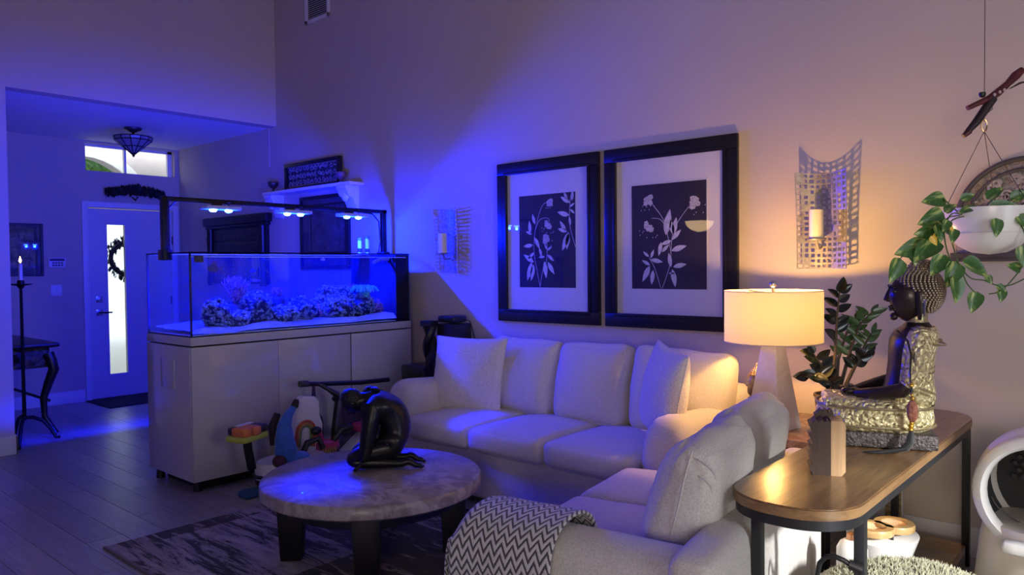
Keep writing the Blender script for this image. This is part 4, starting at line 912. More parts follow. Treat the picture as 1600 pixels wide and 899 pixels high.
for i, (yc, L, zc, xc, rz_, ang_) in enumerate(((2.42, .60, .665, -1.275, 0, 16), (2.97, .56, .675, -1.28, -2, 15))):
    T = Matrix.Translation((xc, yc, zc)) @ Matrix.Rotation(R(rz_), 4, 'Z') @ Matrix.Rotation(R(ang_), 4, 'Y')
    MB().rbox((0, 0, 0), (.21, L, .42), .095, 18, (.030, .0, .01), .014, 60 + i * 7, T, fn=lambda P_, p: Vector((P_.x * (1 - .18 * p[2]), P_.y, P_.z + .02 * noise.noise(Vector((p[1] * 2.2, p[0] * 2, 4)))))).build('back_cushion', M['slip'], lv, world=True, smooth=True, ang=180)
    b = MB()
    e_ = -L / 2
    b.tube([T @ Vector((x_, e_ - .004 + .03 * abs(z_ / .2) ** 3, z_)) for x_, z_ in ((.0, -.19), (.005, -.12), (.008, -.05), (.006, .03), (.0, .10), (-.004, .16), (-.005, .195))], .0035, 6); b.build('end_seam', M['slip'], lv, world=True, smooth=True)
    if i == 0:
        b = MB()
        for z_ in (.145, .10): b.tube([T @ Vector((.02 + .075 * cos(a_), e_ - .003 + .06 * abs(sin(a_ * .5)) ** 3, z_ + .028 * sin(a_))) for a_ in [k * pi / 8 for k in range(9)]], .003, 5)
        b.build('fold_crease', M['slip'], lv, world=True, smooth=True)

# zigzag throw over the front of the near arm
def zig_mat():
    mt, nt, b, out = nodes('zigzag_knit'); uv = nt.nodes.new('ShaderNodeUVMap'); sp = nt.nodes.new('ShaderNodeSeparateXYZ'); nt.links.new(uv.outputs[0], sp.inputs[0])
    def mth(op, a, c=None, d=None):
        n = nt.nodes.new('ShaderNodeMath'); n.operation = op
        for i, q in enumerate((a, c, d)):
            if q is None: continue
            if isinstance(q, (int, float)): n.inputs[i].default_value = q
            else: nt.links.new(q, n.inputs[i])
        return n.outputs[0]
    tri = mth('PINGPONG', sp.outputs[0], .021); s_ = mth('MULTIPLY_ADD', tri, 1.35, sp.outputs[1]); w = mth('PINGPONG', s_, .0135); q = mth('DIVIDE', w, .0135)
    v = tex(nt); n = noisetex(nt, v, 260, 2, .6); q2 = mth('MULTIPLY_ADD', n, .35, q)
    nt.links.new(ramp(nt, q2, [(.50, (.075, .072, .082)), (.68, (.60, .58, .57))]), b.inputs['Base Color']); b.inputs['Roughness'].default_value = .95; b.inputs['Specular IOR Level'].default_value = .15; b.inputs['Sheen Weight'].default_value = .3
    h = mth('ADD', mth('MULTIPLY', q, .6), n); addbump(nt, b, h, .7, .006); return mt
me = bpy.data.meshes.new('throw_blanket'); NU, NV = 26, 46; tx0, tx1 = -1.945, -1.56
prof = []
yc_, hw_, zt_ = LY0 + .145, .170, .618
for k in range(NV + 1):
    u = k / NV * 1.75      # metres of cloth from inner side over the top and down outside
    # inner hang .30, arc about .45, outer hang rest
    inn = .22; ar = pi * hw_ * .80
    if u < inn: y_ = yc_ + hw_; z_ = zt_ - .135 - (inn - u)
    elif u < inn + ar:
        a = (u - inn) / ar * pi; y_ = yc_ + hw_ * cos(a) * (1 if abs(cos(a)) < .99 else 1); z_ = zt_ - .135 + .150 * sin(a) ** .72
    else: y_ = yc_ - hw_; z_ = zt_ - .135 - (u - inn - ar)
    prof.append((y_, max(z_, .05), u))
vs = []; fs = []; uvs = []
for i in range(NU + 1):
    x = tx0 + (tx1 - tx0) * i / NU; fe = max(0, 1 - i / 3.0)
    for (y_, z_, u) in prof:
        w = noise.noise(Vector((x * 9, u * 5, 1))) * .008
        sag = .05 * fe ** 2 if z_ > .55 else .0
        vs.append((x + (w * .6), y_ + w * (1 if y_ > yc_ else -1) + (0), z_ + abs(w) * .4 - sag)); uvs.append((x, u))
for i in range(NU):
    for k in range(NV): fs.append((i * (NV + 1) + k, i * (NV + 1) + k + 1, (i + 1) * (NV + 1) + k + 1, (i + 1) * (NV + 1) + k))
# front lap of the cloth down the arm's front
o0 = len(vs); ksel = [k for k, q in enumerate(prof) if q[1] > .50]
for r_ in range(9):
    for k in ksel:
        y_, z_, u = prof[k]; zz = vs[k][2]; d = r_ * .065
        vs.append((tx0 - .012 - .012 * sin(min(1, r_ / 2) * pi / 2) + .006 * noise.noise(Vector((y_ * 14, d * 5, 2))), yc_ + (y_ - yc_) * (1 + .02 * r_ / 9), max(.06, zz - .012 - d))); uvs.append((tx0 - .015 - d, u))
L_ = len(ksel)
for i in range(L_ - 1): fs.append((ksel[i], ksel[i + 1], o0 + i + 1, o0 + i))
for r_ in range(8):
    for i in range(L_ - 1): fs.append((o0 + r_ * L_ + i, o0 + r_ * L_ + i + 1, o0 + (r_ + 1) * L_ + i + 1, o0 + (r_ + 1) * L_ + i))
me.from_pydata(vs, [], fs); ul = me.uv_layers.new(name='uv')
for lp in me.loops: ul.data[lp.index].uv = uvs[lp.vertex_index]
bm = bmesh.new(); bm.from_mesh(me); bmesh.ops.recalc_face_normals(bm, faces=bm.faces); bm.to_mesh(me); bm.free()
me.polygons.foreach_set('use_smooth', [True] * len(me.polygons)); me.materials.append(zig_mat())
PV = lv.location.copy(); lv.rotation_euler.z = LROT; TB_ = Matrix.Translation(PV) @ Matrix.Rotation(LROT, 4, 'Z') @ Matrix.Translation(-PV)
ORG = TB_ @ Vector((tx0, yc_, .05)); me.transform(Matrix.Translation(-ORG) @ TB_)
o = bpy.data.objects.new('throw_blanket', me); COL.objects.link(o); o.location = ORG; md = o.modifiers.new('solid', 'SOLIDIFY'); md.thickness = .012; md.offset = 1
md = o.modifiers.new('sub', 'SUBSURF'); md.levels = 1; md.render_levels = 1
tag(o, 'grey and white zigzag knit throw draped over the loveseat arm', 'blanket')

# ------------------------------------------------------------------ end table, lamp, head bust and plant in the corner
et = thing('end_table', 'brown marble topped end table in the corner between the sofas', 'table', (-1.47, 3.78, 0))
MB().bx(-1.765, -1.17, 3.50, 4.19, .585, .625).build('marble_top', M['red_stone'], et, world=True, bevel=.006)
MB().bx(-1.73, -1.2, 3.53, 4.15, .53, .585).build('apron', M['black_wood'], et, world=True)
for x in (-1.70, -1.23):
    for y in (3.56, 4.12): MB().bx(x - .03, x + .03, y - .03, y + .03, 0, .53).build('leg', M['black_wood'], et, world=True, bevel=.004)
LXc, LYc = -1.525, 3.72
lp = thing('table_lamp', 'table lamp with white tapered stone base and drum shade on the end table', 'lamp', (LXc, LYc, .625))
b = MB(); T = Matrix.Translation((LXc, LYc, .625)) @ Matrix.Rotation(R(-12), 4, 'Z'); w0, w1, hh = .098, .036, .46
b.add([(-w0, -w0, 0), (w0, -w0, 0), (w0, w0, 0), (-w0, w0, 0), (-w1, -w1, hh), (w1, -w1, hh), (w1, w1, hh), (-w1, w1, hh)], [(0, 3, 2, 1), (4, 5, 6, 7), (0, 1, 5, 4), (1, 2, 6, 5), (2, 3, 7, 6), (3, 0, 4, 7)], T); b.build('base', M['alabaster'], lp, world=True, bevel=.006, bseg=3)
def shade_mat():
    mt, nt, b, out = nodes('lamp_shade_cloth'); nt.nodes.remove(b)
    d = nt.nodes.new('ShaderNodeBsdfDiffuse'); t_ = nt.nodes.new('ShaderNodeBsdfTranslucent'); d.inputs[0].default_value = (.82, .74, .62, 1); t_.inputs[0].default_value = (.215, .20, .14, 1)
    mx = nt.nodes.new('ShaderNodeMixShader'); mx.inputs[0].default_value = .42; nt.links.new(d.outputs[0], mx.inputs[1]); nt.links.new(t_.outputs[0], mx.inputs[2]); nt.links.new(mx.outputs[0], out.inputs[0]); return mt
sz0, sz1, sr = 1.062, 1.318, .238
MB().lathe([(sr, sz0), (sr, sz1)], (LXc, LYc, 0), 48).build('shade', shade_mat(), lp, world=True, smooth=True)
b = MB()
for z in (sz0, sz1): b.tube([(LXc + sr * cos(2 * pi * i / 48), LYc + sr * sin(2 * pi * i / 48), z) for i in range(49)], .0028, 6, caps=False)
b.build('shade_ring', mat('shade_trim', (.7, .6, .48), .8), lp, world=True, smooth=True)
MB().cyl((LXc, LYc, 1.07), (LXc, LYc, 1.335), .007).build('stem', M['brass'], lp, world=True, smooth=True)
b = MB()
for k in range(3):
    a = 2 * pi * k / 3 + .4; b.tube([(LXc, LYc, 1.305), (LXc + sr * cos(a), LYc + sr * sin(a), 1.312)], .0028, 5)
b.build('harp', M['brass'], lp, world=True)
MB().ell((LXc, LYc, 1.352), (.019, .019, .019), 14, 10).build('finial', M['chrome'], lp, world=True, smooth=True)
BULB = mat('bulb_glass', (1, .8, .5), .4, emit=(1, .66, .30, 6))
MB().ell((LXc, LYc, 1.19), (.03, .03, .045), 14, 10).build('bulb', BULB, lp, world=True, smooth=True)
for z_, e_ in ((1.265, 40.0), (1.12, 10)):
    d = bpy.data.lights.new('lamp_light', 'POINT'); d.energy = e_; d.color = (1.0, .53, .155); d.shadow_soft_size = .022
    o = bpy.data.objects.new('lamp_light', d); COL.objects.link(o); o.location = (LXc, LYc, z_)
# ------------------------------------------------------------------ small head bust behind the lamp
BST = mat('bust_bronze', (.20, .165, .14), .35, .5, vary=.35, vscale=14, bump=(50, .15))
BGOLD = mat('bust_gold_curls', (.72, .50, .22), .35, .8)
bu = thing('head_bust', 'small serene head bust with gold curls on the end table behind the lamp', 'bust', (-1.655, 3.86, .625))
T = Matrix.Translation((-1.655, 3.86, .625)) @ Matrix.Rotation(R(-115), 4, 'Z')
def headmesh(b, T, c, r):
    def fn(d):
        w = 1 - .24 * max(0, -d.z) ** 1.4; return Vector((d.x * (1 - .10 * max(0, -d.z)), d.y * w, d.z))
    b.ell(c, r, 26, 18, T, fn)
b = MB(); headmesh(b, T, (0, 0, .175), (.068, .058, .098)); b.cyl((-.012, 0, 0), (-.012, 0, .10), .040, .034, 14, T); b.build('head', BST, bu, world=True, smooth=True, ang=180)
b = MB(); b.ell((.068, 0, .165), (.014, .011, .026), 10, 8, T); b.ell((.062, 0, .122), (.010, .020, .007), 10, 6, T)
for s in (1, -1): b.ell((.056, .024 * s, .185), (.011, .016, .007), 10, 6, T); b.tube([T @ Vector((.055, .008 * s, .200)), T @ Vector((.058, .026 * s, .206)), T @ Vector((.042, .044 * s, .196))], .0035, 6); b.ell((-.005, .060 * s, .165), (.014, .007, .045), 10, 8, T)
b.build('face_features', BST, bu, world=True, smooth=True, ang=180)
def curls(b, c, r, T, rad, rows, cond):
    for j in range(rows):
        th = -pi / 2 + pi * (j + .5) / rows; n = max(1, int(2 * pi * cos(th) * r[0] / (rad * 2.25)))
        for k in range(n):
            a = 2 * pi * (k + .618 * j) / n; d = Vector((cos(th) * cos(a), cos(th) * sin(a), sin(th)))
            if cond(d): b.ell((c[0] + d.x * r[0], c[1] + d.y * r[1], c[2] + d.z * r[2]), (rad, rad, rad), 6, 4, T)
b = MB(); curls(b, (-.006, 0, .190), (.072, .064, .092), T, .0075, 22, lambda d: d.z > .25 + .30 * max(0, d.x) or (d.x < -.1 and d.z > -.5)); curls(b, (-.012, 0, .278), (.030, .030, .030), T, .0072, 8, lambda d: d.z > -.2)
o = b.build('hair_curls', BGOLD, bu, world=True, smooth=True, ang=180); o['kind'] = 'stuff'

# ------------------------------------------------------------------ leafy plant in a pot on the end table
zp = thing('potted_plant', 'dark glossy leaved plant in a brown pot behind the loveseat', 'plant', (-1.30, 3.96, .625))
px_, py_ = -1.30, 3.96
MB().lathe([(.001, 0), (.075, 0), (.085, .02), (.10, .145), (.106, .15), (.104, .162), (.094, .162), (.09, .14), (.001, .14)], (px_, py_, .625), 24).build('pot', M['terracotta'], zp, world=True, smooth=True)
MB().lathe([(.001, .004), (.092, 0)], (px_, py_, .768), 20).build('soil', M['soil'], zp, world=True)
ZL = mat('zz_leaf', (.010, .018, .012), .22, vary=.4, vscale=10, coat=.3); ZG = mat('zz_leaf_green', (.05, .12, .03), .3, vary=.4, vscale=10, coat=.2); ZS = mat('zz_stem', (.055, .042, .025), .5, vary=.4)
def leafmesh(name, L, Wd, m_, cup=.12, tipw=.5, n=7, heart=0):
    vs = []; fs = []
    for i in range(n + 1):
        u = i / n; w = Wd / 2 * (sin(pi * u ** (.75 if not heart else .55)) ** .8 if 0 < u < 1 else 0)
        zc = -.10 * L * u * u; x = L * u
        if heart and u < .2: x -= .05 * L * (1 - u / .2)
        vs += [(x, -w, zc + cup * w), (x, -w * .5, zc + cup * .25 * w), (x, 0, zc - .0), (x, w * .5, zc + cup * .25 * w), (x, w, zc + cup * w)]
    for i in range(n):
        for k in range(4): fs.append((i * 5 + k, (i + 1) * 5 + k, (i + 1) * 5 + k + 1, i * 5 + k + 1))
    me = bpy.data.meshes.new(name); me.from_pydata(vs, [], fs); me.polygons.foreach_set('use_smooth', [True] * len(me.polygons)); me.materials.append(m_); return me
zz1 = leafmesh('leaf', .084, .050, ZL, .25); zz2 = leafmesh('leaf', .076, .030, ZG, .25)
def place_leaf(me, parent, p, d, upv=(0, 0, 1), s=1.0, roll=0.0):
    d = Vector(d).normalized(); u = Vector(upv); y = u.cross(d)
    if y.length < 1e-3: y = Vector((0, 1, 0)).cross(d)
    y.normalize(); z = d.cross(y)
    mtx = Matrix((d, y, z)).transposed().to_4x4() @ Matrix.Rotation(roll, 4, 'X') @ Matrix.Scale(s, 4)
    o = bpy.data.objects.new('leaf', me); COL.objects.link(o); o.parent = parent; mtx.translation = Vector(p) - woff(parent); o.matrix_local = mtx; return o
rng = random.Random(21); RTv = Vector((.75, .66, 0)); FWv = Vector((-.66, .75, 0))
def zzstem(pts2, n, me, s, m_=None, lean=0.0, start=.35):
    P_ = [Vector((px_, py_, .765)) + RTv * a + FWv * c + Vector((0, 0, z)) for a, c, z in pts2]
    L = []
    for i in range(len(P_) - 1):
        for k in range(6): L.append(P_[i].lerp(P_[i + 1], k / 6))
    L.append(P_[-1]); MB().tube(L, [.011 * (1 - .75 * i / len(L)) for i in range(len(L))], 7).build('stem', m_ or ZS, zp, world=True, smooth=True)
    N = len(L)
    for k in range(n):
        u = start + (1 - start) * k / (n - 1); i = min(N - 2, int(u * (N - 1))); p = L[i]; t = (L[i + 1] - L[max(0, i - 1)]).normalized()
        sd = 1 if k % 2 else -1; side = RTv * sd * (.9 if k < n - 1 else .05) + t * .65 + FWv * rng.uniform(-.5, .3); place_leaf(me, zp, p, side, -FWv + Vector((0, 0, .35)), s * rng.uniform(.85, 1.1), rng.uniform(-.4, .4))
zzstem([(-.02, 0, 0), (-.01, -.02, .20), (.0, -.02, .42), (.015, -.02, .565)], 11, zz1, 1.0, start=.52)
zzstem([(-.03, 0, 0), (-.06, -.03, .10), (-.10, -.05, .19), (-.135, -.05, .24)], 8, zz1, .1 + .9, start=.3)
zzstem([(-.01, -.02, 0), (-.04, -.06, .08), (-.12, -.07, .13), (-.175, -.07, .125)], 8, zz1, 1.05, start=.35)
zzstem([(.01, 0, 0), (.07, .0, .22), (.125, .01, .37), (.205, .02, .445)], 13, zz2, 1.05, start=.35)
zzstem([(.02, 0, 0), (.10, -.01, .17), (.155, -.01, .29), (.19, 0, .34)], 11, zz2, 1.0, start=.4)
zzstem([(.0, 0, 0), (.02, .01, .2), (.07, .03, .33), (.12, .03, .42)], 11, zz2, 1.0, start=.4)
zzstem([(.02, -.02, 0), (.07, -.03, .14), (.115, -.03, .20), (.15, -.02, .235)], 8, zz1, .85, start=.45)
MB().tube([(px_ - .01, py_, .76), (px_ - .012, py_ - .01, .90), (px_ - .005, py_ - .01, .985)], [.020, .016, .013], 8).build('bud_stem', ZS, zp, world=True, smooth=True)

# ------------------------------------------------------------------ two framed botanical prints
def lens(b, p0, p1, w, z):
    p0 = Vector(p0); p1 = Vector(p1); d = p1 - p0; n = Vector((-d.y, d.x)).normalized(); pts = []
    N = 8
    for i in range(N + 1): u = i / N; pts.append(p0 + d * u + n * w * sin(pi * u ** .85))
    for i in range(N - 1, 0, -1): u = i / N; pts.append(p0 + d * u - n * w * .9 * sin(pi * u ** .85))
    return pts
def botanical(t, x0, x1, z0, z1, stems, leaves, flowers):
    Wd, H = x1 - x0, z1 - z0; Yp = YW - .0135
    def P3(u, v, k=0): return (x0 + u, Yp - k, z0 + v)
    b = MB()
    for st in stems:
        pts = [(u * Wd, v * H) for u, v in st]; L = []
        for i in range(len(pts) - 1):
            a, c = Vector(pts[max(0, i - 1)]), Vector(pts[i]); d, e = Vector(pts[i + 1]), Vector(pts[min(len(pts) - 1, i + 2)])
            for k in range(6):
                q = k / 6; L.append(.5 * ((2 * c) + (d - a) * q + (2 * a - 5 * c + 4 * d - e) * q * q + (3 * c - a - 3 * d + e) * q ** 3))
        L.append(Vector(pts[-1]))
        for i in range(len(L) - 1):
            d = (L[i + 1] - L[i]); n = Vector((-d.y, d.x)).normalized() * .0019
            b.add([P3(*(L[i] - n)), P3(*(L[i] + n)), P3(*(L[i + 1] + n)), P3(*(L[i + 1] - n))], [(0, 1, 2, 3)])
    b.build('stem_drawing', M['print_line'], t, world=True)
    b = MB()
    for (a, c) in leaves:
        p0, p1 = (a[0] * Wd, a[1] * H), (c[0] * Wd, c[1] * H); L = (Vector(p1) - Vector(p0)).length
        poly = lens(b, p0, p1, L * .17, 0); b.add([P3(q.x, q.y, .0003) for q in poly], [tuple(range(len(poly)))])
        d = Vector(p1) - Vector(p0)
    b.build('leaf_drawing', M['print_line'], t, world=True)
    b = MB(); r_ = random.Random(4)
    for (u, v, s) in flowers:
        for k in range(9):
            fx_, fy_ = u * Wd + r_.uniform(-1, 1) * s * .8, v * H + r_.uniform(-1, 1) * s * .8; a0 = r_.uniform(0, 6)
            for q in range(5):
                a = a0 + q * 2 * pi / 5; cx_, cy_ = fx_ + .010 * cos(a), fy_ + .010 * sin(a)
                b.add([P3(cx_ + .0085 * cos(j * pi / 3), cy_ + .0085 * sin(j * pi / 3), .0005 + .0001 * k) for j in range(6)], [tuple(range(6))])
        for k in range(8):
            fx_, fy_ = u * Wd + r_.uniform(-1, 1) * s * 1.9, v * H - r_.uniform(.3, 2.2) * s; b.add([P3(fx_ + .0035 * cos(j * pi / 3), fy_ + .0045 * sin(j * pi / 3), .0005) for j in range(6)], [tuple(range(6))])
    b.build('flower_drawing', M['print_line'], t, world=True)
def n1(x, y): return ((x - 127) / 269, (722 - y) / 427)
def n2(x, y): return ((x - 113) / 346, (710 - y) / 470)
st1 = [[n1(*q) for q in s] for s in ([(228, 720), (215, 650), (200, 560), (206, 460), (240, 350), (276, 330)], [(228, 720), (240, 650), (262, 590), (262, 505)], [(205, 460), (230, 410), (268, 405), (275, 425)], [(395, 540), (370, 440), (372, 340), (380, 295)])]
lf1 = [(n1(*a), n1(*c)) for a, c in (((195, 525), (148, 530)), ((203, 490), (228, 545)), ((206, 430), (193, 380)), ((190, 475), (160, 460)), ((182, 470), (178, 410)), ((198, 605), (148, 568)), ((188, 605), (165, 690)), ((197, 615), (184, 692)), ((226, 540), (238, 585)), ((252, 580), (222, 582)), ((265, 605), (297, 662)), ((250, 602), (258, 680)), ((265, 572), (296, 602)), ((263, 552), (287, 535)), ((262, 548), (252, 520)), ((200, 560), (168, 590)), ((368, 398), (313, 380)), ((358, 470), (314, 455)), ((352, 466), (324, 420)), ((366, 472), (334, 556)), ((363, 478), (355, 552)), ((370, 362), (393, 345)), ((372, 372), (393, 392)), ((372, 342), (328, 312)), ((360, 330), (344, 290)), ((380, 335), (386, 290)), ((374, 442), (368, 402)))]
fw1 = [(*n1(277, 333), .020), (*n1(268, 432), .030), (*n1(262, 500), .026)]
st2 = [[n2(*q) for q in s] for s in ([(258, 708), (280, 650), (300, 570), (287, 480), (265, 400), (215, 330)], [(285, 445), (252, 400), (212, 392)], [(300, 570), (306, 480), (332, 415), (382, 350)], [(252, 706), (225, 620), (198, 570)])]
lf2 = [(n2(*a), n2(*c)) for a, c in (((277, 470), (297, 355)), ((312, 470), (298, 400)), ((312, 470), (326, 392)), ((305, 492), (347, 448)), ((302, 495), (252, 512)), ((255, 500), (243, 562)), ((258, 545), (292, 512)), ((303, 540), (372, 520)), ((300, 612), (290, 548)), ((310, 612), (371, 600)), ((306, 622), (320, 702)), ((205, 578), (262, 590)), ((205, 572), (221, 532)), ((197, 565), (168, 540)), ((202, 602), (162, 580)), ((200, 605), (164, 678)), ((216, 625), (208, 692)), ((290, 640), (318, 640)))]
fw2 = [(*n2(193, 308), .032), (*n2(195, 425), .036), (*n2(412, 335), .034)]
for x0, x1, lab, (st, lf, fw__) in ((-3.862, -2.935, 'black framed dark botanical print nearer the aquarium, a second plant entering its upper corner', (st1, lf1, fw1)), (-2.888, -1.945, 'black framed dark botanical print nearer the lamp, one plant with three flower heads', (st2, lf2, fw2))):
    z0, z1 = 1.047, 2.228
    t, B = picture('framed_botanical_print', lab, 'picture', 'y', x0, x1, z0, z1, .088, .1, M['frame_black'], M['mat_board'], 'botanical prints over the sofa', depth=.032)
    a0, a1, q0, q1 = x0 + .205, x1 - .205, z0 + .255, z1 - .255
    f = MB(); B(f, a0, a1, .010, .0128, q0, q1); f.build('print', M['print_dark'], t, world=True)
    f = MB()
    for (p0, p1, r0, r1) in ((a0 - .006, a0, q0 - .006, q1 + .006), (a1, a1 + .006, q0 - .006, q1 + .006), (a0, a1, q0 - .006, q0), (a0, a1, q1, q1 + .006)): B(f, p0, p1, .010, .014, r0, r1)
    f.build('mat_bevel', M['trim'], t, world=True)
    botanical(t, a0, a1, q0, q1, st, lf, fw__)
    f = MB(); B(f, x0 + .08, x1 - .08, .0195, .0215, z0 + .08, z1 - .08); f.build('picture_glass', M['picture_glass'], t, world=True)

# ------------------------------------------------------------------ two pierced metal wall sconces
SCM = mat('pierced_nickel', (.42, .38, .34), .48, .55, vary=.35, vscale=40)
def sconce(xc, label, zc, w, h_):
    t = thing('wall_sconce', label, 'sconce', (xc, YW, zc - h_ / 2), 0, 'pierced metal wall sconces')
    nx_, nz_ = 9, 18; b = MB(); r_ = random.Random(9); cw, ch_ = w / nx_, h_ / nz_
    def P3(u, v):
        a = (u / (w / 2)); bulge = .055 * a * a + .012; flare = .02 * max(0, (v / h_ - .5)) * 2
        return (xc + u * (1 + .04 * (v / h_)), YW - .012 - bulge - flare, zc - h_ / 2 + v - .012 * (1 - a * a) * (v / h_) ** 2)
    for i in range(nx_):
        for j in range(nz_):
            u0, u1 = -w / 2 + i * cw, -w / 2 + (i + 1) * cw; v0, v1 = j * ch_, (j + 1) * ch_
            e = .16 + r_.uniform(-.03, .10); f_ = .17 + r_.uniform(-.03, .12)
            a = [P3(u0, v0), P3(u1, v0), P3(u1, v1), P3(u0, v1)]; ii = [P3(u0 + e * cw, v0 + f_ * ch_), P3(u1 - e * cw, v0 + f_ * ch_), P3(u1 - e * cw, v1 - f_ * ch_), P3(u0 + e * cw, v1 - f_ * ch_)]
            if r_.random() < .12: b.add(a, [(0, 1, 2, 3)])
            else: b.add(a + ii, [(0, 1, 5, 4), (1, 2, 6, 5), (2, 3, 7, 6), (3, 0, 4, 7)])
    b.build('pierced_sheet', SCM, t, world=True, weld=1e-4, solid=.003)
    cxx, cyy, cz_ = xc - .015, YW - .105, zc - .105
    MB().lathe([(.001, -.006), (.045, -.006), (.048, 0), (.046, .004), (.001, .002)], (cxx, cyy, cz_), 18).build('candle_tray', SCM, t, world=True, smooth=True)
    MB().tube([(cxx, cyy, cz_ - .005), (cxx, cyy + .03, cz_ - .05), (cxx, YW - .02, cz_ - .04)], .007, 6).build('bracket', SCM, t, world=True, smooth=True)
    c = MB().cyl((cxx, cyy, cz_ + .003), (cxx, cyy, cz_ + .158), .037, .036, 20).build('candle', M['wax'], t, world=True, smooth=True)
    MB().cyl((cxx, cyy, cz_ + .158), (cxx, cyy, cz_ + .168), .0015, n=5).build('wick', M['black_plastic'], c, world=True)
sconce(-4.372, 'pierced metal candle sconce lit blue between the aquarium and the first print', 1.672, .25, .515)
sconce(-1.445, 'pierced metal candle sconce in warm light above the table lamp', 1.69, .262, .53)

# ------------------------------------------------------------------ console table
KX0, KX1, KY0, KY1, KZ = -1.110, -.708, 2.235, 4.205, .72
k = thing('console_table', 'narrow wooden console table with rounded ends and dark metal legs', 'table', ((KX0 + KX1) / 2, (KY0 + KY1) / 2, 0))
def rrect(x0, x1, y0, y1, r, n=10):
    p = []
    for cx_, cy_, a0 in ((x1 - r, y1 - r, 0), (x0 + r, y1 - r, 90), (x0 + r, y0 + r, 180), (x1 - r, y0 + r, 270)):
        for i in range(n + 1): a = R(a0 + 90 * i / n); p.append((cx_ + r * cos(a), cy_ + r * sin(a)))
    return p
MB().prism(rrect(KX0 + .002, KX1 - .002, KY0 + .002, KY1 - .002, .178), KZ - .006, KZ).build('top_veneer', M['console_wood'], k, world=True, bevel=.0015, bseg=1)
MB().prism(rrect(KX0, KX1, KY0, KY1, .18), KZ - .035, KZ - .0055).build('top_edge', M['console_edge'], k, world=True, smooth=True)
def band(o, i_, z0, z1):
    vs = [(x, y, z0) for x, y in o] + [(x, y, z1) for x, y in o] + [(x, y, z0) for x, y in i_] + [(x, y, z1) for x, y in i_]; n = len(o); fs = []
    for a in range(n):
        c = (a + 1) % n; fs += [(a, c, n + c, n + a), (2 * n + a, 3 * n + a, 3 * n + c, 2 * n + c), (a, 2 * n + a, 2 * n + c, c), (n + a, n + c, 3 * n + c, 3 * n + a)]
    return vs, fs
vs, fs = band(rrect(KX0 + .006, KX1 - .006, KY0 + .006, KY1 - .006, .174), rrect(KX0 + .03, KX1 - .03, KY0 + .03, KY1 - .03, .15), KZ - .068, KZ - .035)
MB().add(vs, fs).build('metal_rim', M['grey_metal'], k, world=True, smooth=True)
for x, y in ((-.985, KY0 + .045), (KX1 - .02, KY0 + .215), (KX0 + .055, KY1 - .10), (KX1 - .035, KY1 - .10)):
    MB().bx(x - .016, x + .016, y - .016, y + .016, 0, KZ - .04).build('leg', M['grey_metal'], k, world=True, bevel=.002)
MB().bx(KX0 + .045, KX0 + .065, KY0 + .1, KY1 - .1, .02, .04).build('floor_bar', M['grey_metal'], k, world=True)

# ribbed wooden candle block
rb = thing('ribbed_wood_block', 'zigzag ribbed dark wood block with a pale cut face on the console', 'ornament', (-.915, 2.70, KZ))
T = Matrix.Translation((-.925, 2.70, KZ)) @ Matrix.Rotation(R(24), 4, 'Z')
def saw(x_edge, x_back, ztop, teeth, amp, topamp):
    """side outline with a saw-toothed edge and a notched top"""
    p = [(x_back, 0)]
    for i in range(teeth + 1):
        z = ztop * i / teeth
        p.append((x_edge, z))
        if i < teeth: p.append((x_edge - amp, z + ztop / teeth * .78))
    n = 3
    for i in range(1, n + 1):
        x = x_edge + (x_back - x_edge) * i / n; p.append((x - (x_back - x_edge) / n * .45, ztop + topamp)); p.append((x, ztop + (topamp * .2 if i < n else 0)))
    return p
TXZ = Matrix(((1, 0, 0, 0), (0, 0, 1, 0), (0, 1, 0, 0), (0, 0, 0, 1)))
MB().prism(saw(-.040, .018, .182, 5, .014, .010), -.055, .030, T @ TXZ).build('dark_block', M['rib_dark'], rb, world=True)
MB().prism(saw(-.018, .034, .202, 5, .012, .012), .030, .075, T @ TXZ).build('dark_block', M['rib_dark'], rb, world=True)
poly = [(.018, -.055)]; nn = 4
for i in range(nn * 2 + 1): poly.append((.052 + (.014 if i % 2 else 0), -.055 + .11 * i / (nn * 2)))
poly.append((.018, .055)); N = len(poly); vs = []
for zz in (0, .19):
    for i, (x, y) in enumerate(poly): vs.append((x, y, zz + ((.013 if zz == 0 else -.014) if (i % 2 == 0 and 0 < i < N - 1) else 0)))
fs = [(i, (i + 1) % N, N + (i + 1) % N, N + i) for i in range(N)] + [(0, k + 1, k) for k in range(1, N - 1)] + [(N, N + k, N + k + 1) for k in range(1, N - 1)]
MB().add(vs, fs, T).build('pale_block', M['rib_light'], rb, world=True)

# ------------------------------------------------------------------ seated statue on the console (local x = facing)
SGOLD = None
def gold_mat():
    mt, nt, b, out = nodes('embossed_gold'); v = tex(nt)
    vo = nt.nodes.new('ShaderNodeTexVoronoi'); vo.feature = 'DISTANCE_TO_EDGE'; vo.inputs['Scale'].default_value = 34; nt.links.new(v, vo.inputs['Vector'])
    wv = nt.nodes.new('ShaderNodeTexVoronoi'); wv.inputs['Scale'].default_value = 75; nt.links.new(v, wv.inputs['Vector'])
    mx = nt.nodes.new('ShaderNodeMath'); mx.operation = 'MULTIPLY_ADD'; mx.inputs[1].default_value = 4.0; nt.links.new(vo.outputs['Distance'], mx.inputs[0]); nt.links.new(wv.outputs['Distance'], mx.inputs[2])
    nt.links.new(ramp(nt, mx.outputs[0], [(.12, (.05, .036, .016)), (.34, (.46, .38, .17)), (.75, (.86, .76, .42))]), b.inputs['Base Color'])
    b.inputs['Metallic'].default_value = .40; b.inputs['Roughness'].default_value = .40; addbump(nt, b, mx.outputs[0], .9, .008); return mt
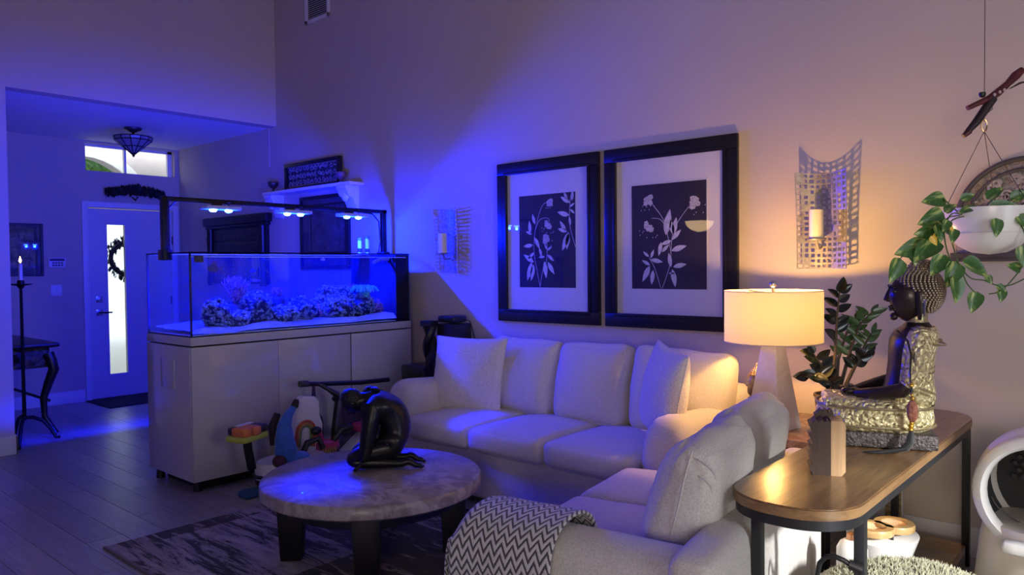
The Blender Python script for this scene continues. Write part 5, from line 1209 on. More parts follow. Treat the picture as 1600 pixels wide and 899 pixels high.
GD = gold_mat(); GD2 = mat('antique_gold', (.58, .50, .28), .35, .7, vary=.4, vscale=30, bump=(60, .4, .006)); SKN = mat('statue_dark_bronze', (.050, .034, .034), .30, .35, bump=(22, .2, .008), vary=.35, vscale=10)
PLN = mat('statue_plinth_silver', (.12, .10, .10), .45, .5, bump=(90, .9, .01), vary=.6, vscale=45)
CURL = mat('statue_curls', (.34, .27, .20), .35, .75)
sb = thing('seated_statue', 'large seated meditating statue with gold robe and beaded hair on the console', 'statue', (-.890, 3.33, KZ), R(180 + 22))
MB().rbox((.035, 0, .032), (.40, .32, .064), .012, 6).build('plinth', PLN, sb, smooth=True)
def ring(cx_, cz_, rx, ry, n=28, tilt=0.0, sq=2.0):
    r = []
    for i in range(n):
        a = 2 * pi * i / n; ca, sa = cos(a), sin(a); x = rx * math.copysign(abs(ca) ** (2 / sq), ca); y = ry * math.copysign(abs(sa) ** (2 / sq), sa); r.append((cx_ + x, y, cz_ + tilt * x))
    return r
# crossed legs under the robe
vs, fs = loft([ring(.05, .060, .19, .145, sq=2.6), ring(.05, .075, .215, .165, sq=2.6), ring(.05, .11, .222, .172, sq=2.6), ring(.048, .15, .215, .165, sq=2.5), ring(.04, .175, .19, .145, sq=2.4), ring(.02, .185, .14, .11)])
MB().add(vs, fs).build('robe_legs', GD, sb, smooth=True, ang=180)
b = MB()
for z_, k_ in ((.085, .224), (.158, .219)): b.tube([(.05 + k_ * math.copysign(abs(cos(2 * pi * i / 40)) ** .77, cos(2 * pi * i / 40)), (k_ - .048) * math.copysign(abs(sin(2 * pi * i / 40)) ** .77, sin(2 * pi * i / 40)), z_) for i in range(41)], .0055, 6, caps=False)
b.build('robe_border', GD2, sb, smooth=True)
# rolled shins in front, tapering to the feet
b = MB(); b.rbox((.175, 0, .166), (.14, .26, .046), .022, 8); b.build('robe_lap', GD, sb, smooth=True, ang=180)
# torso
tor = [(-.068, .17, .10, .108), (-.076, .21, .092, .104), (-.080, .27, .080, .098), (-.084, .33, .078, .105), (-.088, .38, .080, .120), (-.094, .42, .082, .132), (-.102, .452, .074, .128), (-.110, .475, .054, .095), (-.114, .492, .040, .060)]
vs, fs = loft([ring(c, z, rx, ry, sq=2.2) for c, z, rx, ry in tor]); MB().add(vs, fs).build('torso', SKN, sb, smooth=True, ang=180)
# robe over the back and left shoulder: an outer shell on the rear half
def shell(off, zlo, zhi, a0, a1, n=24):
    secs = []
    for c, z, rx, ry in tor:
        if z < zlo - .001 or z > zhi + .001: continue
        secs.append([(c + (rx + off) * math.copysign(abs(cos(a)) ** (2 / 2.2), cos(a)), (ry + off) * math.copysign(abs(sin(a)) ** (2 / 2.2), sin(a)), z) for a in [a0 + (a1 - a0) * i / n for i in range(n + 1)]])
    return loft(secs, closed=False)
vs, fs = shell(.007, .17, .475, R(62), R(300)); MB().add(vs, fs).build('robe_back', GD, sb, smooth=True, ang=180, solid=.006)
b = MB()
for z_, c, rx, ry in ((.315, -.083, .088, .112), (.295, -.082, .089, .110)): b.tube([(c + rx * cos(a), ry * sin(a), z_) for a in [R(70 + 225 * i / 30) for i in range(31)]], .005, 6)
for k_ in range(2): b.tube([(-.076 + (.096 + .004 * k_) * cos(a), (.118 + .004 * k_) * sin(a), .235 - .03 * sin((a - R(90)) ) * 0 - .055 * max(0, -sin(a * 1.0)) * 0 - .05 * (0.5 - .5 * cos((a - R(70)) * 2 * pi / R(220))) + k_ * .018) for a in [R(70 + 220 * i / 30) for i in range(31)]], .0055, 6)
for k_ in range(5): b.tube([(-.108 + (.05 + .014 * k_) * cos(a) * .98, (.085 + .013 * k_) * sin(a), .478 - .016 * k_ - .008 * abs(cos(a))) for a in [R(75 + 210 * i / 24) for i in range(25)]], .0038, 5)
b.build('robe_cords', GD2, sb, smooth=True)
# arms and hands
for s in (1, -1):
    MB().tube([(-.098, .112 * s, .435), (-.092, .140 * s, .395), (-.082, .148 * s, .33), (-.068, .150 * s, .265), (-.036, .148 * s, .232), (.03, .120 * s, .215), (.085, .075 * s, .205), (.115, .045 * s, .200)], [.034, .037, .033, .030, .030, .027, .022, .018], 12).build('arm', SKN if s == 1 else SKN, sb, smooth=True)
    h_ = MB(); h_.ell((.135, .022 * s, .200 + .008 * s), (.038, .030, .014), 12, 8); hd_ = h_.build('hand', SKN, sb, smooth=True, ang=180)
    for q in range(4): MB().tube([(.150 + q * .006, .010 * s, .203 + .008 * s), (.165 + q * .004 - .012 * q, -.018 * s, .206 + .008 * s), (.168 - .014 * q, -.045 * s + q * .003 * s, .204 + .008 * s)], [.0085, .0075, .0055], 7).build('finger', SKN, hd_, smooth=True)
    MB().tube([(.118, .010 * s, .210), (.132, -.002 * s, .224), (.146, -.004 * s, .230)], [.009, .0075, .0055], 7).build('thumb', SKN, hd_, smooth=True)
MB().tube([(-.106, .095, .452), (-.102, .125, .440), (-.098, .146, .395), (-.089, .154, .33), (-.078, .156, .27), (-.062, .155, .245)], [.036, .044, .045, .042, .040, .038], 14).build('sleeve', GD, sb, smooth=True, ang=180)
# neck and head
MB().lathe([(.046, .478), (.039, .495), (.037, .53), (.042, .56)], (-.112, 0, 0), 20).build('neck', GD2, sb, smooth=True)
hcx, hcz = -.100, .605
b = MB(); b.ell((hcx + .012, 0, hcz - .012), (.082, .068, .102), 30, 22, None, lambda d: Vector((d.x * (1 - .10 * max(0, -d.z)), d.y * (1 - .20 * max(0, -d.z) ** 1.3), d.z)))
hd = b.build('head', SKN, sb, smooth=True, ang=180)
b = MB()
vs, fs = loft([[(hcx + .086 + px2, w_ * c_, z_) for c_, px2 in ((-1, 0), (-.45, n_ * .72), (0, n_), (.45, n_ * .72), (1, 0))] + [(hcx + .06, 0, z_)] for z_, w_, n_ in ((hcz + .030, .007, .004), (hcz + .010, .009, .014), (hcz - .010, .012, .022), (hcz - .024, .016, .027), (hcz - .032, .013, .012))]); b.add(vs, fs)
b.ell((hcx + .086, 0, hcz - .052), (.010, .022, .0065), 12, 6); b.ell((hcx + .084, 0, hcz - .063), (.009, .018, .007), 12, 6); b.ell((hcx + .074, 0, hcz - .092), (.016, .024, .016), 12, 8)
for s in (1, -1):
    b.ell((hcx + .076, .030 * s, hcz + .012), (.013, .020, .009), 12, 8); b.tube([(hcx + .090, .006 * s, hcz + .028), (hcx + .090, .026 * s, hcz + .036), (hcx + .076, .048 * s, hcz + .026)], .004, 6)
b.build('face_features', SKN, hd, smooth=True, ang=180)
for s in (1, -1):
    b = MB(); b.tube([(hcx - .012, .068 * s, hcz + .03), (hcx - .004, .076 * s, hcz + .015), (hcx - .006, .074 * s, hcz - .03), (hcx - .010, .068 * s, hcz - .075), (hcx - .012, .062 * s, hcz - .100)], [.012, .017, .015, .012, .007], 10, flat=.5); b.build('ear', SKN, hd, smooth=True)
    MB().tube([(hcx - .024, .072 * s, hcz + .030), (hcx - .026, .078 * s, hcz - .02), (hcx - .026, .070 * s, hcz - .085)], [.004, .006, .004], 6).build('ear_rim', M['chrome'], hd, smooth=True)
hr_c, hr_r = (hcx - .014, 0, hcz + .012), (.096, .082, .100)
b = MB(); b.ell(hr_c, tuple(q - .003 for q in hr_r), 30, 20); hair = b.build('hair_cap', mat('hair_base', (.06, .045, .035), .5, .4), hd, smooth=True, ang=180)
# keep the cap off the face: trim the front part
bm = bmesh.new(); bm.from_mesh(hair.data)
def facial(v): 
    d = Vector(((v.x - hr_c[0]) / hr_r[0], v.y / hr_r[1], (v.z - hr_c[2]) / hr_r[2])); return (d.x > .04 and d.z < -.14 + .66 * d.x) or d.z < -.88
bmesh.ops.delete(bm, geom=[f for f in bm.faces if facial(f.calc_center_median())], context='FACES'); bm.to_mesh(hair.data); bm.free()
b = MB(); curls(b, hr_c, hr_r, None, .0066, 34, lambda d: not ((d.x > .06 and d.z < -.12 + .66 * d.x) or d.z < -.84))
ush = (hcx - .030, 0, hcz + .100); b.ell(ush, (.050, .048, .036), 18, 12); curls(b, ush, (.051, .049, .037), None, .0064, 12, lambda d: d.z > -.35)
o = b.build('hair_curls', CURL, hd, smooth=True, ang=180); o['kind'] = 'stuff'

# hanging cord ornament on the near shoulder of the statue
c2, s2_ = cos(R(202)), sin(R(202))
def SL(x, y, z): x -= .018; return (-.890 + c2 * x - s2_ * y, 3.33 + s2_ * x + c2 * y, KZ + z)
oc = thing('tassel_pendant', 'black tassel with red clay pendant and gold beads hung on the seated statue', 'pendant', SL(-.06, .19, .0))
MB().tube([SL(-.005, .122, .465), SL(-.035, .168, .43), SL(-.045, .182, .38), SL(-.042, .186, .31), SL(-.044, .190, .265)], .0035, 6).tube([SL(-.055, .122, .470), SL(-.07, .168, .43), SL(-.058, .184, .38), SL(-.050, .188, .31), SL(-.046, .190, .265)], .0035, 6).build('cord', M['black_plastic'], oc, world=True, smooth=True)
b = MB()
for x_, z_, r_ in ((-.044, .262, .0105), (-.046, .225, .007), (-.048, .212, .0095), (-.046, .118, .010), (-.044, .105, .011), (-.043, .090, .011)): b.ell(SL(x_, .196, z_), (r_, r_, r_ * .8), 10, 8)
b.build('gold_beads', M['gold_bead'], oc, world=True, smooth=True, ang=180)
MB().tube([SL(-.046, .192, .262), SL(-.047, .196, .205)], .004, 6).build('knot', M['black_plastic'], oc, world=True)
b = MB(); b.ell(SL(-.047, .204, .163), (.021, .013, .044), 16, 12); b.build('clay_pendant', mat('red_clay', (.42, .16, .10), .7, bump=(70, 1.0, .012), vary=.35, vscale=40), oc, world=True, smooth=True, ang=180)
b = MB()
for k_ in range(26):
    a = 2 * pi * k_ / 26; q = .005 + .008 * ((k_ * 7) % 5) / 5
    b.tube([SL(-.043 + q * cos(a) * .5, .205 + q * sin(a) * .5, .085), SL(-.036 + q * cos(a), .220 + q * sin(a), .045), SL(-.015 + q * 1.3 * cos(a), .235 + q * sin(a), .018 + q * .6 * abs(sin(a))), SL(.055 + q * cos(a), .245 + q * sin(a) * .6, .006 + .003 * (k_ % 3)), SL(.10 + q * 3 * cos(a), .248 + q * sin(a), .004)], [.0035, .0045, .0045, .004, .002], 5)
o = b.build('tassel', mat('black_silk', (.010, .010, .011), .6), oc, world=True, smooth=True); o['kind'] = 'stuff'
# ------------------------------------------------------------------ hanging planter with trailing leaves
hx, hy, hz = -.575, 3.60, 1.640
HP = thing('hanging_planter', 'white half bowl planter of trailing variegated vine hung by wires', 'plant', (hx, hy, hz - .14))
prof = [(.001, -.158), (.06, -.150), (.11, -.122), (.145, -.075), (.162, -.02), (.166, .025), (.166, .03), (.158, .03), (.152, -.018), (.10, -.10), (.001, -.12)]
MB().lathe(prof, (hx, hy, hz), 36).build('bowl', M['ceramic'], HP, world=True, smooth=True)
MB().tube([(hx + .150 * cos(2 * pi * i / 36), hy + .150 * sin(2 * pi * i / 36), hz - .072) for i in range(37)], .0022, 5, caps=False).build('bowl_ridge', M['ceramic'], HP, world=True, smooth=True)
MB().lathe([(.001, .006), (.155, .0)], (hx, hy, hz + .012), 24).build('soil', M['soil'], HP, world=True)
rx_, ry_ = hx + .0, hy; ringz = 2.005
b = MB()
for a in (200, 335, 90): b.tube([(rx_ - .02, ry_, ringz - .02), (hx + .163 * cos(R(a)), hy + .163 * sin(R(a)), hz + .022)], .0016, 5)
b.build('hanging_wire', M['wire'], HP, world=True)
b = MB(); b.tube([(rx_ - .02 + .011 * cos(a) * .75, ry_ + .011 * cos(a) * .66, ringz + .004 + .024 * sin(a)) for a in [2 * pi * i / 20 for i in range(21)]], .003, 6, caps=False); b.build('ring', M['brass'], HP, world=True, smooth=True)
MB().tube([(rx_ - .02, ry_, ringz + .02), (rx_ - .02, ry_, ZT)], .0016, 5).build('ceiling_wire', M['wire'], HP, world=True)
MB().lathe([(.001, 0), (.02, 0), (.02, .012), (.004, .02)], (rx_ - .02, ry_, ZT - .02), 10).build('ceiling_hook', M['black_metal'], HP, world=True)
def pothos_mat(name, g1, g2, yel):
    mt, nt, b, out = nodes(name); n = noisetex(nt, tex(nt, scale=(16, 60, 16)), 1.0, 5, .65, 1.0); n2_ = noisetex(nt, tex(nt), 9, 2)
    m1 = nt.nodes.new('ShaderNodeMath'); m1.operation = 'MULTIPLY_ADD'; m1.inputs[1].default_value = .5; nt.links.new(n2_, m1.inputs[0]); nt.links.new(n, m1.inputs[2])
    nt.links.new(ramp(nt, m1.outputs[0], [(.45, g1), (.74, g2), (.92, yel)]), b.inputs['Base Color']); b.inputs['Roughness'].default_value = .32; return mt
PG = pothos_mat('vine_leaf', (.022, .075, .018), (.06, .16, .035), (.45, .52, .16)); PY = pothos_mat('yellow_vine_leaf', (.70, .42, .04), (.80, .52, .06), (.50, .45, .10)); VS = mat('vine_stem', (.10, .16, .05), .5, vary=.3)
pm = leafmesh('leaf', .105, .072, PG, .30, heart=1, n=9); pyel = leafmesh('leaf', .085, .055, PY, .35, heart=1, n=9)
D_ = 3.08 / 1178.0; VDIR = Vector((.575, -3.6, -.215)).normalized()
def SP(px, py, dd=0.0):
    """a spot near the planter: right / up offsets of the vine in metres about the bowl"""
    o = Vector((hx, hy, hz)) + RTv * ((px - 1548) * D_) + Vector((0, 0, -(py - 326) * D_)); return o + VDIR * dd
lv_ = [  # leaf base, tip, toward-viewer offset, scale, yellow
 ((1480, 300), (1447, 303), .10, 1.0, 0), ((1478, 322), (1440, 338), .12, .95, 0), ((1475, 345), (1437, 352), .13, 1.0, 0), ((1455, 372), (1410, 380), .12, 1.05, 0), ((1412, 390), (1400, 424), .10, 1.05, 0), ((1432, 372), (1440, 405), .12, .85, 0),
 ((1470, 362), (1436, 392), .15, 1.0, 0), ((1482, 385), (1462, 412), .14, 1.05, 0), ((1500, 395), (1486, 432), .16, 1.0, 0), ((1497, 415), (1502, 452), .17, 1.1, 0), ((1510, 392), (1545, 412), .16, 1.15, 0), ((1490, 350), (1470, 330), .17, .8, 0),
 ((1505, 300), (1528, 292), .12, .9, 0), ((1520, 315), (1500, 322), .14, .85, 0), ((1545, 300), (1568, 283), .13, 1.05, 0), ((1550, 318), (1590, 310), .15, 1.1, 0), ((1558, 330), (1560, 360), .19, .9, 0), ((1580, 300), (1605, 290), .12, 1.1, 0), ((1570, 310), (1548, 322), .15, .9, 0), ((1590, 325), (1608, 345), .19, 1.0, 0), ((1530, 322), (1512, 308), .08, .9, 0), ((1478, 318), (1490, 312), .02, .9, 0),
 ((1560, 430), (1580, 442), .14, .75, 0), ((1545, 415), (1555, 432), .15, .7, 0), ((1530, 440), (1522, 472), .15, .95, 0), ((1568, 436), (1566, 462), .14, .75, 0), ((1595, 405), (1572, 398), .16, .85, 0), ((1600, 370), (1604, 410), .18, .9, 0), ((1470, 338), (1478, 365), .17, 1.0, 0), ((1488, 332), (1478, 352), .2, .8, 0), ((1497, 345), (1493, 372), .2, .75, 0),
 ((1485, 338), (1503, 352), .20, .75, 1), ((1462, 355), (1476, 376), .19, .8, 1), ((1470, 352), (1455, 368), .18, .7, 1)]
for a, c, dd, s_, yl in lv_:
    p0, p1 = SP(*a, dd), SP(*c, dd + .02); d = p1 - p0; place_leaf(pyel if yl else pm, HP, p0, d, -FWv + Vector((0, 0, .45)), max(.55, min(1.25, d.length / .105)) * s_, rng.uniform(-.5, .5))
def vine(pts):
    P_ = [SP(*p) for p in pts]; L = []
    for i in range(len(P_) - 1):
        a, c, d, e = P_[max(0, i - 1)], P_[i], P_[i + 1], P_[min(len(P_) - 1, i + 2)]
        for k_ in range(5):
            q = k_ / 5; L.append(.5 * ((2 * c) + (d - a) * q + (2 * a - 5 * c + 4 * d - e) * q * q + (3 * c - a - 3 * d + e) * q ** 3))
    L.append(P_[-1]); MB().tube(L, .0028, 6).build('vine', VS, HP, world=True, smooth=True)
vine([(1510, 325, .05), (1492, 322, .15), (1478, 345, .17), (1455, 368, .13), (1430, 375, .12), (1412, 390, .10)])
vine([(1505, 325, .05), (1484, 330, .17), (1482, 360, .18), (1490, 392, .15), (1498, 415, .16)])
vine([(1515, 325, .05), (1490, 335, .2), (1495, 372, .18), (1512, 420, .15), (1522, 435, .15), (1528, 440, .15)])
vine([(1498, 395, .15), (1520, 418, .15), (1540, 422, .15), (1560, 430, .14), (1580, 430, .14), (1602, 420, .15)])
vine([(1575, 325, .1), (1598, 345, .19), (1602, 390, .18), (1580, 425, .15), (1562, 440, .14), (1548, 443, .14)])
vine([(1500, 320, .05), (1485, 305, .12), (1478, 300, .10)]); vine([(1540, 325, .05), (1548, 305, .13), (1560, 295, .13)]); vine([(1560, 325, .05), (1575, 305, .13), (1590, 300, .13)])

# red and black wooden figure tied on the wire
orn = thing('hanging_figure', 'dark red carved wooden twig figure with feather hanging above the planter', 'ornament', (hx - .02, hy, 2.02))
RED = mat('dark_red_paint', (.13, .018, .022), .45, vary=.6, vscale=14, bump=(50, .4)); BLKW = mat('black_brown_wood', (.022, .010, .012), .5, vary=.4, vscale=20, bump=(60, .6))
def SQ(px, py, dd=.03): return Vector((hx, hy, hz)) + RTv * ((px - 1548) * D_) + Vector((0, 0, -(py - 326) * D_)) - FWv * dd
MB().tube([SQ(1503, 201), SQ(1520, 182), SQ(1532, 165), SQ(1545, 146)], [.010, .016, .017, .018], 10).build('long_leg', BLKW, orn, world=True, smooth=True)
MB().tube([SQ(1500, 204), SQ(1509, 196)], [.009, .013], 10).build('red_tip', RED, orn, world=True, smooth=True)
MB().tube([SQ(1506, 161), SQ(1522, 154), SQ(1538, 147)], [.010, .011, .013], 10).build('short_leg', RED, orn, world=True, smooth=True)
MB().tube([SQ(1536, 150), SQ(1552, 138), SQ(1568, 124), SQ(1580, 112), SQ(1590, 103)], [.015, .016, .013, .018, .013], 10).build('torso', RED, orn, world=True, smooth=True)
b = MB()
for px, py in ((1544, 142), (1552, 138), (1559, 135)): b.ell(SQ(px, py, .045), (.006, .006, .007), 8, 6)
b.build('painted_spots', mat('spot_white', (.55, .40, .42), .5), orn, world=True, smooth=True)
MB().tube([SQ(1570, 132, .035), SQ(1585, 124, .035), SQ(1606, 119, .035)], [.006, .012, .004], 8, flat=.35).build('feather', M['black_plastic'], orn, world=True, smooth=True)
MB().tube([SQ(1545, 152, .02), SQ(1547, 162, .02), SQ(1537, 172, .0)], .002, 5).build('tie', M['wire'], orn, world=True)
MB().lathe([(.001, 0), (.010, .004), (.013, .012), (.012, .022), (.001, .025)], tuple(SQ(1536, 141, 0) - Vector((0, 0, .005))), 10).build('bead', M['black_plastic'], orn, world=True, smooth=True)

# carved wall plaque behind the planter
wp = thing('carved_wall_plaque', 'round topped grey carved wooden plaque on the wall behind the planter', 'wall art', (-.55, YW, 1.455))
CAR = mat('carved_grey_wood', (.34, .29, .25), .7, vary=.5, vscale=22, bump=(26, 1.0, .05)); CRD = mat('plaque_rim', (.10, .085, .075), .6, vary=.4, bump=(40, .6))
pc, pr = (-.53, 1.655), .285
out_ = [(pc[0] + pr * cos(R(a)), pc[1] + pr * sin(R(a))) for a in range(0, 181, 6)] + [(pc[0] - pr, 1.50), (pc[0] + pr, 1.50)]
TY = Matrix.Translation((0, YW, 0)) @ Matrix(((1, 0, 0, 0), (0, 0, -1, 0), (0, 1, 0, 0), (0, 0, 0, 1)))
MB().prism(out_, 0, .016, TY).build('back_board', CAR, wp, world=True)
b = MB()
for r_, q in ((pr - .006, .012), (pr - .055, .008)): b.tube([(pc[0] + r_ * cos(R(a)), YW - .02, pc[1] + r_ * sin(R(a))) for a in range(0, 181, 5)], q, 8)
b.build('rim', CRD, wp, world=True, smooth=True)
b = MB(); r_ = random.Random(8)
for k_ in range(90):
    a = r_.uniform(.1, pi - .1); q = r_.uniform(.02, pr - .07); x, z = pc[0] + q * cos(a), pc[1] + q * sin(a); a0 = r_.uniform(0, 6); sg = r_.choice((-1, 1))
    b.tube([(x + (.026 - i * .0022) * cos(a0 + sg * i * .6), YW - .020, z + (.026 - i * .0022) * sin(a0 + sg * i * .6)) for i in range(10)], .0065, 5)
o = b.build('scroll_carving', mat('carved_scroll', (.48, .43, .38), .7, vary=.4, vscale=30), wp, world=True, smooth=True); o['kind'] = 'stuff'
for k_, (z0, z1, dp) in enumerate(((1.472, 1.498, .05), (1.455, 1.474, .04))): MB().bx(pc[0] - pr - .02, pc[0] + pr + .02, YW - dp, YW, z0, z1).build('base_ledge', CRD, wp, world=True, bevel=.004)

# ------------------------------------------------------------------ white globe litter box at the right edge
gx, gy, gz, gr = -.372, 3.66, .535, .258
lb = thing('globe_litter_box', 'white globe shaped automatic litter box with dark round opening', 'litter box', (gx, gy, 0), R(-92))
def fn_(d): return d
b = MB(); vs = []; fs = []
# globe with a hole facing local +x: revolve about x
nn = 40; prof = []
a_open = .92
for i in range(25): th = a_open + (pi - a_open) * i / 24; prof.append((gr * cos(th), gr * sin(th)))
TX = Matrix.Translation((0, 0, gz)) @ Matrix(((0, 0, 1, 0), (0, 1, 0, 0), (-1, 0, 0, 0), (0, 0, 0, 1)))
b.lathe([(r_, z_) for z_, r_ in prof], (0, 0, 0), nn, TX); b.build('globe', M['white_plastic'], lb, smooth=True, ang=180)
xo, ro = gr * cos(a_open), gr * sin(a_open)
b = MB(); b.lathe([(ro + .030, xo - .055), (ro + .036, xo - .01), (ro + .026, xo + .012), (ro + .0, xo + .02), (ro - .012, xo + .008), (ro - .015, xo - .03)], (0, 0, 0), nn, TX); b.build('bezel', M['white_plastic'], lb, smooth=True, ang=60)
b = MB(); b.lathe([(ro - .012, xo - .02), (ro + .03, xo - .16), (ro + .02, xo - .30), (.001, xo - .38)], (0, 0, 0), nn, TX); b.build('drum_liner', M['grey_plastic'], lb, smooth=True, ang=180)
# perforated sieve inside
SV = mat('sieve_grey', (.022, .023, .025), .5)
for i in range(9):
    for j in range(6):
        y_ = -.13 + i * .031 + (.0155 if j % 2 else 0); z_ = .02 + j * .026
        o = MB().cyl((xo - .24 - .05 * j / 6, y_, gz + z_), (xo - .225 - .05 * j / 6, y_, gz + z_), .010, n=6) if (i, j) == (0, 0) else None
        if o: sv0 = o.build('sieve_stud', SV, lb, smooth=False); svp = (i, j)
        else:
            c = sv0.copy(); COL.objects.link(c); c.location = (-.05 * j / 6, i * .031 + (.0155 if j % 2 else 0), j * .026)
MB().tube([(xo - .10, .19 * cos(R(a)), gz - .03 + .12 * sin(R(a))) for a in range(190, 351, 10)], .003, 5).build('litter_line', M['black_plastic'], lb, smooth=True)
# lower body / base with lip
def oval(z, rx, ry, n=36, x0=0): return [(x0 + rx * cos(2 * pi * i / n), ry * sin(2 * pi * i / n), z) for i in range(n)]
vs, fs = loft([oval(.0, .235, .255), oval(.03, .245, .265), oval(.2, .235, .25), oval(.34, .225, .235), oval(.40, .21, .22)]); MB().add(vs, fs).build('base', M['cream_plastic'], lb, smooth=True, ang=50)
b = MB(); b.rbox((.285, 0, .365), (.06, .22, .05), .02, 6); b.build('step_lip', M['white_plastic'], lb, smooth=True)
MB().bx(.235, .262, -.12, .12, .07, .20).build('drawer_front', M['cream_plastic'], lb, bevel=.006)
MB().bx(.255, .30, -.22, .05, .02, .06).build('control_strip', M['black_plastic'], lb, bevel=.004)

# ------------------------------------------------------------------ things under and beside the console
fl2 = thing('clear_storage_box', 'clear acrylic box with pale wooden edge on the floor under the console', 'box', (-.90, 3.78, 0))
AXa, AXb, AYa, AYb, AZ = -1.09, -.735, 3.46, 4.13, .115
b = MB(); b.bx(AXa, AXb, AYa, AYb, AZ - .006, AZ); b.build('lid', M['clear_acrylic'], fl2, world=True)
b = MB(); b.bx(AXa, AXb, AYb - .006, AYb, 0, AZ - .006); b.bx(AXa, AXb, AYa, AYa + .006, 0, AZ - .006); b.bx(AXa, AXa + .006, AYa, AYb, 0, AZ - .006); b.bx(AXb - .006, AXb, AYa, AYb, 0, AZ - .006); b.build('walls', M['clear_acrylic'], fl2, world=True)
b = MB(); b.bx(AXa + .01, AXb - .01, AYb - .06, AYb - .01, .0, .10); b.build('wood_edge', M['bamboo'], fl2, world=True)
b = MB(); b.bx(AXa + .01, AXb - .01, AYa + .01, AYb - .07, .0, .06); b.build('contents', mat('box_contents', (.30, .28, .27), .8, vary=.35, vscale=9), fl2, world=True)
sc_ = thing('scratching_board', 'upright white cat scratching board with tan cork face behind the console leg', 'scratcher', (-1.10, 4.14, 0))
MB().prism(rrect(-1.165, -1.035, 0.0, .36, .03), 0, .03, Matrix.Translation((0, 4.19, 0)) @ Matrix(((1, 0, 0, 0), (0, 0, -1, 0), (0, 1, 0, 0), (0, 0, 0, 1)))).build('board', M['white_plastic'], sc_, world=True, bevel=.004)
MB().bx(-1.115, -1.04, 4.152, 4.160, .02, .30).build('cork_face', mat('cork', (.62, .46, .24), .9, vary=.6, vscale=60, bump=(70, 1.0, .01)), sc_, world=True)
fd = thing('raised_cat_feeder', 'white raised cat feeder with two round bamboo rims under the console', 'feeder', (-.95, 3.56, AZ))
MB().prism([(-.955 + .155 * cos(2 * pi * i / 40) * 1.0 + .0, 3.52 + .19 * sin(2 * pi * i / 40)) for i in range(40)], AZ + .0, AZ + .012).build('tray', M['white_plastic'], fd, world=True, bevel=.004)
vs, fs = loft([[(-.955 + k_ * cos(2 * pi * i / 40), 3.52 + k_ * 1.25 * sin(2 * pi * i / 40), AZ + z_) for i in range(40)] for k_, z_ in ((.07, .05), (.12, .08), (.142, .15), (.137, .154))]); MB().add(vs, fs).build('bowl_stand', M['white_plastic'], fd, world=True, smooth=True)
for x_, y_ in ((-.97, 3.44), (-.915, 3.545)):
    rm = MB().lathe([(.052, 0), (.080, 0), (.083, .006), (.083, .024), (.080, .030), (.052, .030), (.050, .01)], (x_, y_, AZ + .175), 28).build('bamboo_rim', M['bamboo'], fd, world=True, smooth=True)
    MB().lathe([(.001, .005), (.03, .007), (.052, .024)], (x_, y_, AZ + .175), 24).build('food_dish', mat('peach_dish', (.75, .50, .30), .4) if 'peach_dish' not in bpy.data.materials else bpy.data.materials['peach_dish'], rm, world=True, smooth=True)
for x_, y_ in ((-1.03, 3.42), (-.89, 3.62), (-.90, 3.46), (-1.0, 3.60)): MB().cyl((x_, y_, AZ + .01), (x_, y_, AZ + .18), .006).build('post', M['black_plastic'], fd, world=True)
wf = thing('water_fountain', 'white pet water fountain with copper top behind the console leg', 'fountain', (-.965, 3.14, 0))
MB().lathe([(.001, 0), (.055, 0), (.06, .01), (.058, .31), (.045, .335), (.03, .345), (.001, .348)], (-.965, 3.14, 0), 24).build('tank_body', M['white_plastic'], wf, world=True, smooth=True)
MB().lathe([(.001, .0), (.022, 0), (.020, .022), (.001, .026)], (-.965, 3.14, .347), 16).build('copper_cap', mat('copper', (.55, .27, .14), .3, .9), wf, world=True, smooth=True)
# shaggy cat bed and its fleece
fbx, fby = -.655, 2.74
cb = thing('shaggy_cat_bed', 'sage green shaggy pet cushion in front of the litter box', 'pet bed', (fbx, fby, 0))
def bedpt(u, v):
    a = v * 2 * pi; r_ = u; x = .33 * r_ * cos(a); y = .44 * r_ * sin(a); z = .30 + .07 * (1 - u ** 3) if u < 1 else .30
    return Vector((fbx + x, fby + y, z))
SAGE = mat('sage_shag', (.50, .49, .34), .95, vary=.35, vscale=25, sheen=.4)
b = MB(); prof = [(.001, .385), (.12, .38), (.22, .365), (.30, .33), (.335, .27), (.33, .15), (.30, .03), (.28, .0), (.001, .0)]
b.lathe(prof, (fbx, fby, 0), 40, sy=1.25); b.build('cushion', SAGE, cb, world=True, smooth=True, ang=180)
b = MB(); r_ = random.Random(31)
for k_ in range(9000):
    a = r_.uniform(0, 2 * pi); t_ = r_.uniform(0, 1)
    q = sqrt(t_) * .335 if k_ % 3 else .335; 
    if k_ % 3:
        z_ = .385 - .115 * (q / .335) ** 4 * 1.0; nrm = Vector((cos(a) * (q / .335) ** 3, sin(a) * (q / .335) ** 3, 1 - .6 * (q / .335) ** 3)).normalized()
    else:
        z_ = r_.uniform(.08, .29); nrm = Vector((cos(a), sin(a), .3)).normalized()
    p = Vector((fbx + q * cos(a), fby + q * 1.25 * sin(a), z_ - .006)); d = (nrm + Vector((r_.uniform(-.7, .7), r_.uniform(-.7, .7), r_.uniform(-.4, .4)))).normalized(); L = r_.uniform(.014, .028)
    s_ = d.orthogonal().normalized() * .0042; e_ = d.cross(s_); 
    b.add([p - s_, p + s_ * .5 + e_ * .9, p + s_ * .5 - e_ * .9, p + d * L], [(0, 1, 3), (1, 2, 3), (2, 0, 3)])
o = b.build('shag_pile', SAGE, cb, world=True); o['kind'] = 'stuff'
hk = thing('bent_handle', 'black bent tube handle standing in front of the loveseat back', 'handle', (-.85, 2.40, 0))
